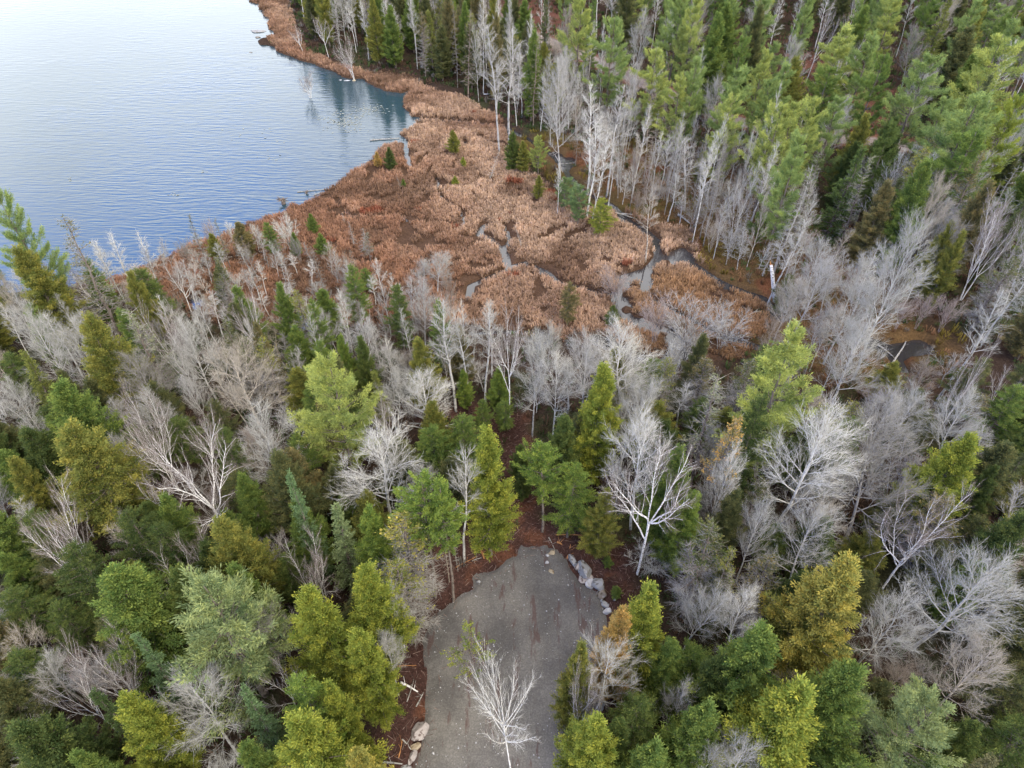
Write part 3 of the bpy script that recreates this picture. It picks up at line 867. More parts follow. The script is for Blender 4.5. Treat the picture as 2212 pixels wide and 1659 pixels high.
tan_ = np.array([0.47, 0.320, 0.220]); rust = np.array([0.305, 0.168, 0.105]); brown = np.array([0.19, 0.115, 0.075]); red = np.array([0.28, 0.095, 0.055])
col = rust[None] * (1 - tanw[:, None]) + tan_[None] * tanw[:, None]
och = np.array([0.30, 0.165, 0.075])
mo = (sstep(1290, 1420, u_[:, 0]) * sstep(560, 600, u_[:, 1]))[:, None] * 0.75
col = col * (1 - mo) + och[None] * mo
r1 = rs.rand(len(a))
mb = (sstep(0.56, 0.72, fbm(a, b, 6, 160, 4)) * 0.8)[:, None]; col = col * (1 - mb) + brown[None] * mb
mr = ((fbm(a, b, 2.5, 170, 2) > 0.86) * 0.9)[:, None]; col = col * (1 - mr) + red[None] * mr
col = col * (0.62 + 0.5 * r1[:, None] + 0.45 * (lump[:, None] - 0.3))
clump = fbm(a, b, 1.5, 411, 2)
col = col * (0.72 + 0.62 * clump[:, None])
hg = 0.22 + 0.36 * clump + 0.60 * (lump - 0.25) + 0.22 * rs.rand(len(a))
hg = np.clip(hg, 0.25, 1.3) * np.where(dL < 0.6, 0.8, 1.0)
link('marsh_sedge', blades_mesh('marsh_sedge', a, b, zz - 0.05, hg, 0.26 + 0.26 * rs.rand(len(a)), 17, col, 0.060, 5, 0.45), kind='stuff',
     label='rust and tan sedge tussocks covering the marsh beside the lake', cat='sedge')

# undergrowth: low dead stems, moss and seedlings on the forest floor and the swamp
a, b = jgrid(-95, 110, 14, 175, 1.15, 44)
dmA = sdist(a, b, MARSH); dpA = sdist(a, b, PAD); dmuA = sdist(a, b, MULCH)
dLa = sdist(a, b, LAKE); dSa = stream_clear(a, b)
keep = (dmA > -1.0) & (dpA > 1.2) & (dLa > 0.6) & (dSa > 0.3) & ((dmuA > 0.5) | (rs.rand(len(a)) < 0.12)) & (seg_dist(a, b, ROAD) > 2.2) & (fbm(a, b, 5, 210, 3) > 0.36)
a, b = a[keep], b[keep]
zz = ground_z(a, b)
isw = sdist(a, b, swamp) < 3
ch = rs.rand(len(a)); nn_ = fbm(a, b, 7, 220, 3)
col = np.where((ch < 0.45)[:, None], [[0.12, 0.075, 0.05]], [[0.055, 0.085, 0.03]])
col = np.where((ch > 0.9)[:, None], [[0.17, 0.15, 0.13]], col)
col = np.where(isw[:, None] & (ch < 0.6)[:, None], [[0.20, 0.11, 0.06]], col)
col = np.where(isw[:, None] & (nn_ > .58)[:, None], [[0.17, 0.13, 0.03]], col)
col = col * (0.6 + 0.8 * rs.rand(len(a), 1))
link('undergrowth', blades_mesh('undergrowth', a, b, zz - 0.05, 0.35 + 0.9 * rs.rand(len(a)) ** 2, 0.3 + 0.5 * rs.rand(len(a)), 14, col, 0.07, 15, 0.5), kind='stuff',
     label='low brown and green undergrowth over the forest floor', cat='undergrowth')

# ------------------------------------------------------------------ trees
C_FRESH=(0.170,0.235,0.062); C_OLIVE=(0.190,0.200,0.060); C_YEL=(0.225,0.260,0.058); C_GREEN=(0.135,0.190,0.058); C_DARK=(0.078,0.108,0.042); C_MID=(0.105,0.142,0.050)
C_PALE=(0.225,0.265,0.130); C_PINEY=(0.290,0.325,0.110); C_PINE=(0.210,0.270,0.105); C_MINT=(0.145,0.205,0.098); C_GOLD=(0.290,0.272,0.082); C_ORANGE=(0.38,0.27,0.11)
C_BROWN=(0.165,0.150,0.080); C_SAGE=(0.24,0.24,0.155); C_DULL=(0.110,0.122,0.060)
GREY=(0.95,0.94,0.92); WHITE=(1.30,1.28,1.25); LILAC=(0.96,0.94,0.94); DARKG=(0.62,0.59,0.57); TAN=(0.95,0.86,0.76); ROSE=(0.86,0.72,0.69); BRN=(0.68,0.58,0.52)
LIVING = {'sapling', 'cedar', 'tall_hemlock', 'hemlock', 'pine', 'spruce', 'half_dead_cedar', 'sparse_spruce'}
NAME = {'cedar': ('cedar_tree', 'cedar'), 'hemlock': ('hemlock_tree', 'hemlock'), 'tall_hemlock': ('hemlock_tree', 'hemlock'), 'sapling': ('sapling', 'sapling'), 'small_maple': ('small_bare_tree', 'small tree'), 'tall_birch': ('birch_tree', 'birch'), 'open_maple': ('maple_tree', 'bare tree'), 'pine': ('pine_tree', 'pine'), 'spruce': ('spruce_tree', 'spruce'),
        'half_dead_cedar': ('half_bare_cedar', 'cedar'), 'sparse_spruce': ('sparse_spruce', 'spruce'), 'maple': ('maple_tree', 'maple'),
        'birch': ('birch_tree', 'birch'), 'aspen': ('aspen_tree', 'aspen'), 'snag': ('dead_tree', 'dead tree'), 'bare_shrub': ('bare_shrub', 'shrub')}
PLACED = []     # (x, y, crown radius, height)
def plant(kind, x, y, h, w, color, label, group=None, var=None, rz=None, lean=(0, 0), twig=None):
    vs = PROTO[kind]
    parts, ph, pw = vs[(rnd.randrange(len(vs)) if var is None else var % len(vs))]
    nm, cat = NAME[kind]
    e = bpy.data.objects.new(nm, None); COL.objects.link(e)
    e.empty_display_size = 0.5
    zz = max(float(ground_z(np.array([x]), np.array([y]))[0]), -0.6) - 0.08
    e.location = (x, y, zz)
    e.rotation_euler = (R(lean[1]), R(lean[0]), rnd.random() * 6.283 if rz is None else rz)
    if lean != (0, 0):
        q = Euler((R(lean[1]), R(lean[0]), 0)).to_matrix() @ Matrix.Rotation(rnd.random() * 6.283 if rz is None else rz, 3, 'Z')
        e.rotation_euler = q.to_euler()
    sz = h / ph; sx = w / pw
    e.scale = (sx, sx, sz)
    e['label'] = label; e['category'] = cat
    if group: e['group'] = group
    for pn, me in parts:
        o = bpy.data.objects.new(pn, me); COL.objects.link(o); o.parent = e
        if pn == 'crown': o.color = (*color, 1)
        elif kind in LIVING: o.color = (0.8, 0.76, 0.74, 1)
        elif pn == 'twigs' and twig is not None: o.color = (*twig, 1)
        elif pn == 'twigs' and kind in ('birch', 'tall_birch'): o.color = (0.60, 0.50, 0.49, 1)
        else: o.color = (*color, 1)
    PLACED.append((x, y, w / 2, h, kind))
    return e
def top(kind, u, v, wpx, h, color, label, **kw):
    """tree known by its tip (u, v) and the width of its crown in the photograph"""
    x, y = ground(u, v, LAND + h)
    f = project(x, y, LAND + h * 0.65)[2]
    return plant(kind, x, y, h, wpx * f / FD, color, label, **kw)
def foot(kind, u, v, vtop, wpx, color, label, **kw):
    """tree known by its foot (u, v) and the row its tip reaches"""
    x, y = ground(u, v)
    lo, hi = 1.0, 26.0
    for _ in range(30):
        mid = (lo + hi) / 2
        if project(x, y, LAND + mid)[1] > vtop: lo = mid
        else: hi = mid
    f = project(x, y, LAND + lo * 0.65)[2]
    return plant(kind, x, y, lo, wpx * f / FD, color, label, **kw)

# --- conifers that can be told one by one: kind, tip u, v, crown width px, height m, colour, label, short landmark name
CON = [
 ('cedar',150,925,165,12,C_OLIVE,'broad olive-yellow cedar near the left edge, above the white multi-stemmed birch','the broad olive cedar'),
 ('cedar',240,1235,185,12,C_GREEN,'wide mid-green cedar left of the big pale pine','the wide green cedar'),
 ('cedar',482,1125,130,12,C_OLIVE,'rounded olive cedar standing right below the great forked birch','the rounded olive cedar'),
 ('spruce',617,1018,62,13,C_MINT,'pointed mint-green fir with a pale bare tip','the pointed mint fir'),
 ('cedar',600,985,110,11,C_DULL,'dull green cedar just behind the pointed mint-green fir','the dull cedar'),
 ('cedar',640,1085,80,9,C_GREEN,'small green cedar at the foot of the pointed mint fir',None),
 ('spruce',722,1105,75,10,C_PALE,'knobbly pale olive spruce between two green cedars',None),
 ('cedar',795,1100,88,11,C_FRESH,'fresh green cone-shaped cedar right of the knobbly pale spruce','the cone-shaped cedar'),
 ('half_dead_cedar',872,1110,100,12,C_GOLD,'yellow-topped cedar with bare grey lower twigs, left of the gravel','the yellow half-bare cedar'),
 ('half_dead_cedar',858,1215,90,10,C_OLIVE,'grey-twigged half-bare cedar at the gravel\'s upper left edge',None),
 ('tall_hemlock',902,1025,105,15,C_FRESH,'green hemlock with a tall bare trunk beside the clearing\'s left edge',None),
 ('tall_hemlock',950,1030,90,15,C_FRESH,'second green tall-trunked hemlock, right beside the first at the clearing',None),
 ('cedar',1050,928,105,15,C_YEL,'tall bright yellow-green cedar above the top of the gravel clearing','the tall bright cedar'),
 ('pine',703,768,165,15,C_PINEY,'bright yellow-green pine with ragged plumes, left of centre','the ragged yellow pine'),
 ('cedar',505,1228,105,11,C_GREEN,'green cedar directly behind the big pale pine',None),
 ('pine',445,1278,260,14,C_PALE,'big pale green pine with long layered boughs','the big pale pine'),
 ('spruce',297,1375,72,11,C_MINT,'slim mint-green fir left of the big pale pine','the slim mint fir'),
 ('cedar',662,1272,135,14,C_YEL,'large yellow-green cedar left of the gravel, with golden top','the golden-topped cedar'),
 ('cedar',790,1227,118,13,C_YEL,'yellow-green cedar at the left edge of the gravel, behind another','the gravel-side cedar'),
 ('cedar',772,1362,108,13,C_YEL,'yellow-green cedar left of the gravel, in front of the golden-topped one',None),
 ('hemlock',650,1465,120,13,C_FRESH,'bright green drooping hemlock in the lower left middle','the drooping hemlock'),
 ('cedar',710,1480,90,12,C_YEL,'small yellow-green cedar right of the drooping hemlock',None),
 ('cedar',265,1508,120,12,C_YEL,'yellow-tipped cedar near the bottom, left of the grey spreading maple','the yellow-tipped cedar'),
 ('cedar',640,1558,180,13,C_YEL,'big yellow-green cedar touching the bottom edge left of the boulders','the big bottom cedar'),
 ('cedar',772,1620,100,12,C_GOLD,'golden cedar cut by the bottom edge, left of the gravel','the golden bottom cedar'),
 ('cedar',40,1565,170,12,C_DARK,'dark green cedar in the bottom left corner','the dark corner cedar'),
 ('cedar',165,1632,100,10,C_GREEN,'green cedar top at the bottom edge, next to the dark corner cedar',None),
 ('spruce',527,1490,72,11,C_MINT,'mint fir right of the grey spreading maple',None),
 ('cedar',530,1608,95,11,C_GREEN,'green cedar top at the bottom edge, left of the big yellow-green one',None),
 ('spruce',200,1485,75,11,C_DARK,'dark green spruce left of the yellow-tipped cedar',None),
 ('cedar',128,832,125,12,C_GREEN,'green cedar behind the broad olive one by the left edge',None),
 ('cedar',180,685,110,13,C_OLIVE,'tall olive-gold cedar standing left of the pale cream spruce','the tall olive-gold cedar'),
 ('cedar',60,930,110,9,C_DARK,'dark green cedar left of the broad olive cedar',None),
 ('hemlock',275,1105,110,10,C_DARK,'dark green hemlock under the great forked birch',None),
 ('hemlock',150,1185,130,10,C_DARK,'dark hemlock right of the white multi-stemmed birch',None),
 ('hemlock',345,1140,110,9,C_DARK,'low dark hemlock in front of the great forked birch',None),
 ('cedar',440,1175,90,9,C_DARK,'dark cedar left of the rounded olive cedar',None),
 ('cedar',380,1230,110,10,C_MID,'mid-green cedar between the wide green cedar and the pale pine',None),
 ('sparse_spruce',282,670,75,12,C_SAGE,'pale cream half-bare spruce beside the thick twisted birch','the cream spruce'),
 ('pine',-8,415,95,17,C_PINE,'tall pine at the left edge rising against the lake','the lakeside pine'),
 ('sparse_spruce',128,462,80,16,C_BROWN,'thin brown-green spruce silhouetted on the blue lake near the left','the brown lakeside spruce'),
 ('cedar',45,530,110,13,C_OLIVE,'olive-green cedar below the lakeside pine',None),
 ('hemlock',300,580,90,8,C_MID,'dark green hemlock at the lake\'s lower corner','the lake corner hemlock'),
 ('sparse_spruce',405,458,28,8.5,C_DULL,'thin leaning spruce standing alone against the lake',None),
 ('sparse_spruce',461,468,24,7,C_BROWN,'second thin little spruce on the shore, right of the leaning one',None),
 ('cedar',452,500,32,4,C_OLIVE,'small yellow-green cedar on the shore between two thin spruces',None),
 ('cedar',512,475,45,5,C_BROWN,'brownish bushy cedar on the shore by the marsh',None),
 # marsh and shore
 ('cedar',839,314,25,3.6,C_DARK,'round dark green bush alone on the lake edge of the marsh','the round marsh bush'),
 ('cedar',812,324,16,2.4,C_ORANGE,'tiny tan bush left of the round dark marsh bush',None),
 ('cedar',979,278,27,3.8,C_OLIVE,'yellow-green young cedar at the top of the marsh','the yellow marsh cedar'),
 ('cedar',668,457,22,3.0,C_GREEN,'small green bush in the marsh near the lake shore',None),
 ('cedar',631,498,24,3.4,C_GREEN,'green sapling in the rust sedge, lower left marsh',None),
 ('cedar',690,500,28,3.2,C_GREEN,'pair-like green sapling right of another in the rust sedge',None),
 ('cedar',1000,335,13,1.6,C_YEL,'tiny yellow-green seedling in the upper tan sedge',None),
 ('cedar',982,376,14,1.6,C_YEL,'tiny green seedling in the middle tan sedge',None),
 ('cedar',870,381,10,1.5,C_GREEN,'tiny green seedling beside a dead stick in the sedge',None),
 ('hemlock',1303,422,52,5.5,C_YEL,'bright green bushy young hemlock at the marsh\'s right end','the bright marsh hemlock'),
 ('pine',1255,395,52,6,C_MINT,'blue-green bush behind the bright young hemlock at the marsh',None),
 ('pine',1222,378,48,5,C_MINT,'blue-green young pine at the marsh edge beside pale aspens',None),
 ('cedar',1165,375,22,3.6,C_OLIVE,'olive young cedar on the marsh\'s upper right edge',None),
 ('cedar',1132,300,32,5,C_OLIVE,'olive-yellow cedar left of the young pines above the marsh',None),
 ('pine',1165,288,45,6,C_PINEY,'yellow-green young pine above the marsh\'s upper right edge',None),
 ('cedar',1105,280,34,6,C_MID,'mid-green cedar by the stream at the marsh\'s upper right',None),
 ('pine',1648,462,52,5,C_GREEN,'round green young pine alone in the mossy swamp','the swamp pine'),
 ('hemlock',1716,572,55,6,C_DULL,'dull green bush right of the broken white trunk','the dull swamp bush'),
 ('hemlock',1232,605,45,6,C_BROWN,'brown-green cedar standing in the marsh\'s lower edge',None),
 ('cedar',1326,655,26,2.8,C_MID,'small green bush by the grey marsh pool',None),
 # centre band
 ('cedar',1307,793,100,14,C_YEL,'tall golden-green cedar right of the tall white birch','the tall golden-green cedar'),
 ('cedar',905,735,75,9,C_OLIVE,'olive cedar between grey maples above the clearing','the olive cedar'),
 ('hemlock',855,615,60,9,C_MID,'loose dark green hemlock at the marsh\'s bottom edge','the loose hemlock'),
 ('cedar',735,727,42,8,C_FRESH,'narrow green cedar behind the ragged yellow pine',None),
 ('cedar',778,730,48,9,C_MID,'mid-green cedar right of the narrow green one above the yellow pine',None),
 ('cedar',1075,800,50,5.5,C_FRESH,'bright green young cedar at the foot of the tall white birch','the birch-foot cedar'),
 ('cedar',1000,805,38,5,C_FRESH,'fresh green young cedar by the pale bent stick above the clearing',None),
 ('hemlock',1090,870,48,4,C_GREEN,'low green hemlock left of the tall white birch\'s foot',None),
 ('hemlock',1040,868,40,4.5,C_GREEN,'small green hemlock in the clearing above the tall bright cedar',None),
 ('tall_hemlock',1181,962,95,11,C_FRESH,'light green hemlock with its trunk showing, top of the clearing','the see-through hemlock'),
 ('hemlock',1240,1012,95,9,C_FRESH,'green hemlock overhanging the clearing right of the see-through one',None),
 ('cedar',1126,965,45,5,C_MID,'small mid-green sapling at the clearing\'s narrow top',None),
 ('cedar',1130,1015,40,4,C_DARK,'dark sapling beside the clearing\'s narrow top',None),
 ('cedar',1222,905,85,10,C_MID,'mid-green cedar just below the tall golden-green cedar',None),
 ('cedar',1310,1060,70,9,C_OLIVE,'olive cedar left of the big pale-trunked birch',None),
 ('cedar',1475,975,95,13,C_GREEN,'green cedar hidden behind the pale-trunked birch\'s crown',None),
 ('cedar',1560,1235,80,8,C_DULL,'dull cedar low on the slope right of the pale-trunked birch',None),
 ('cedar',1500,1065,90,10,C_FRESH,'green cedar standing right of the big birch\'s fork',None),
 ('sparse_spruce',1557,812,90,14,C_SAGE,'pale sage spruce below the marsh pools','the sage spruce'),
 ('half_dead_cedar',1592,910,80,14,C_ORANGE,'rust-topped cedar with grey bare twigs below the sage spruce','the rust-topped cedar'),
 ('half_dead_cedar',1540,1135,95,12,C_DULL,'olive half-bare cedar right of the pale-trunked birch','the olive half-bare cedar'),
 ('half_dead_cedar',1583,1178,65,11,C_OLIVE,'narrow yellow-olive half-bare cedar beside another',None),
 ('cedar',1592,1062,80,10,C_DULL,'dull olive cedar below the rust-topped one',None),
 ('hemlock',1645,860,90,15,C_DARK,'dark green hemlock under the big light-green pine','the dark hemlock'),
 ('pine',1720,715,205,18,C_PINEY,'big light yellow-green pine right of the marsh pools','the big light pine'),
 ('cedar',1934,785,60,5,C_OLIVE,'round olive cedar in front of the dark swamp pool',None),
 ('cedar',2095,948,130,12,C_YEL,'olive-yellow cedar among grey maples near the right edge','the right-edge cedar'),
 ('cedar',2200,1120,130,11,C_DARK,'dark green cedar cut by the right edge','the dark right cedar'),
 ('cedar',2150,1010,60,8,C_DARK,'small dark cedar right of the olive-yellow right-edge one',None),
 ('cedar',2060,480,60,10,C_OLIVE,'olive cedar on the right side above grey maples',None),
 ('cedar',2085,500,50,10,C_OLIVE,'second olive cedar on the right side above the grey maples',None),
 ('cedar',2140,395,70,13,C_BROWN,'brown-green pointed cedar near the right edge','the brown pointed cedar'),
 # lower right
 ('cedar',1406,1268,125,13,C_YEL,'bright yellow-green cedar just right of the boulders','the boulder-side cedar'),
 ('cedar',1345,1312,95,12,C_ORANGE,'orange-tan cedar below the row of boulders','the orange cedar'),
 ('cedar',1258,1388,85,12,C_OLIVE,'olive-yellow cedar on the gravel\'s right edge',None),
 ('cedar',1455,1385,90,10,C_GREEN,'green cedar in front of the boulder-side cedar',None),
 ('cedar',1650,1363,165,14,C_GREEN,'large deep green cedar in the lower right middle','the large deep green cedar'),
 ('cedar',1560,1420,110,11,C_DARK,'dark green cedar left of the large deep green one',None),
 ('cedar',1842,1215,175,15,C_GOLD,'large golden cedar in the lower right','the large golden cedar'),
 ('cedar',1735,1240,90,9,C_DARK,'dark cedar left of the large golden cedar',None),
 ('cedar',1732,1490,205,14,C_YEL,'largest yellow-green cedar at the bottom right','the largest yellow-green cedar'),
 ('cedar',1850,1440,150,14,C_GREEN,'green cedar right behind the largest yellow-green one',None),
 ('cedar',1530,1525,130,12,C_GREEN,'green cedar left of the largest yellow-green one',None),
 ('cedar',1290,1565,150,13,C_YEL,'yellow-topped green cedar at the bottom beside the gravel','the gravel-foot cedar'),
 ('cedar',1415,1610,130,12,C_GREEN,'green cedar top at the bottom edge right of the yellow-topped one',None),
 ('cedar',1340,1555,90,11,C_MID,'mid-green cedar behind the yellow-topped one at the bottom',None),
 ('hemlock',1385,1510,120,9,C_MID,'soft green hemlock below the white-stemmed birches by the gravel',None),
 ('pine',2030,1512,215,13,C_PALE,'soft pale green pine near the bottom right corner','the soft corner pine'),
 ('half_dead_cedar',1665,1212,95,10,C_BROWN,'brown half-bare cedar in the lower right middle',None),
 ('sapling',1010,1338,92,9.5,C_YEL,'thin yellow-green sapling standing on the gravel','the gravel sapling'),
 ('cedar',1314,1206,20,1.4,C_GREEN,'small green seedling behind the boulder row',None),
 ('cedar',1334,1270,24,1.4,C_GREEN,'low green seedling right of the biggest boulders',None),
 # upper right pines
 ('pine',1326,40,95,16,C_PINE,'green pine right of the bare aspens near the top','the top aspen-side pine'),
 ('pine',1256,-12,95,16,C_PINEY,'yellow-green pine by the gravel track at the top','the trackside pine'),
 ('pine',1476,-22,95,17,C_PINE,'green pine cut by the top edge, right of centre',None),
 ('pine',1507,-8,100,17,C_PINEY,'yellow-green pine at the top edge, right of centre','the top-edge pine'),
 ('pine',1416,108,95,14,C_PINEY,'yellow-green pine in the middle of the upper pines','the mid yellow pine'),
 ('pine',1506,125,85,15,C_PINE,'bluish pine below the top-edge yellow one',None),
 ('pine',1471,165,95,13,C_PINEY,'yellow-green broad pine above the grey dead spruces','the broad upper pine'),
 ('pine',1596,150,105,15,C_PINE,'fresh green pine in the upper right pine stand',None),
 ('pine',1581,205,95,14,C_PINEY,'yellow-tipped pine in front of the fresh green one','the yellow-tipped pine'),
 ('pine',1696,140,85,14,C_PINE,'green pine left of the opening with the bent white birch',None),
 ('pine',1666,170,85,13,C_PINE,'soft green pine in front of the opening\'s left side',None),
 ('pine',1691,225,95,15,C_PINEY,'yellow-green pine left of centre among the right pines',None),
 ('pine',1722,218,90,15,C_PINEY,'yellow-green pine next to its twin above the track',None),
 ('pine',1764,212,85,15,C_PINEY,'pale yellow pine right of the twin pines','the pale twin-side pine'),
 ('pine',1732,292,125,16,C_PINE,'large green pine with yellow tips left of the narrow dark firs','the large tiered pine'),
 ('pine',1826,58,115,16,C_PINEY,'yellow-green pine right of the bent white birch','the birch-side pine'),
 ('pine',1888,74,110,16,C_PINE,'green pine left of the red-brown opening',None),
 ('pine',2016,118,120,17,C_PINE,'tall green pine right of the red-brown opening','the opening-side pine'),
 ('pine',1816,210,95,14,C_PINE,'green pine in front of the red-brown opening\'s left',None),
 ('pine',2168,78,140,18,C_PINEY,'very tall bright pine near the upper right edge','the very tall right pine'),
 ('pine',2120,200,190,18,C_PINE,'broad bright green pine at the upper right','the broad right pine'),
 ('pine',1932,262,95,14,C_MID,'darker green pine below the red-brown opening',None),
 ('pine',2108,285,170,15,C_GREEN,'wide green pine under the broad right pine',None),
 ('pine',2205,205,110,17,C_YEL,'yellow-green pine cut by the right edge',None),
 ('cedar',2096,60,85,14,C_DULL,'dark olive cedar between tall pines at the upper right',None),
 ('spruce',1853,318,70,13,C_MID,'dark green cone-shaped spruce below the pines','the cone-shaped spruce'),
 ('sparse_spruce',1884,338,45,13,C_SAGE,'slim pointed grey-green spruce right of the cone-shaped one',None),
 ('sparse_spruce',1772,330,45,14,C_DULL,'slim thin-branched spruce left of the cone-shaped one',None),
 ('sparse_spruce',1745,370,45,12,C_DULL,'thin spruce left of another above the mossy swamp',None),
 ('cedar',1703,380,60,7,C_OLIVE,'olive low cedar under the large tiered pine',None),
 ('cedar',1520,330,30,5,C_OLIVE,'small yellow cedar among the grey dead trees','the small swamp cedar'),
]
LANDMARKS = []
def landmark(nm, e):
    if nm: LANDMARKS.append((nm, e.location.x, e.location.y))
for k, u, v, w, h, c, lab, lm in CON:
    landmark(lm, top(k, u, v, w * (1.08 if k != 'pine' else (0.88 if v < 320 else 1.0)), h, c, lab))

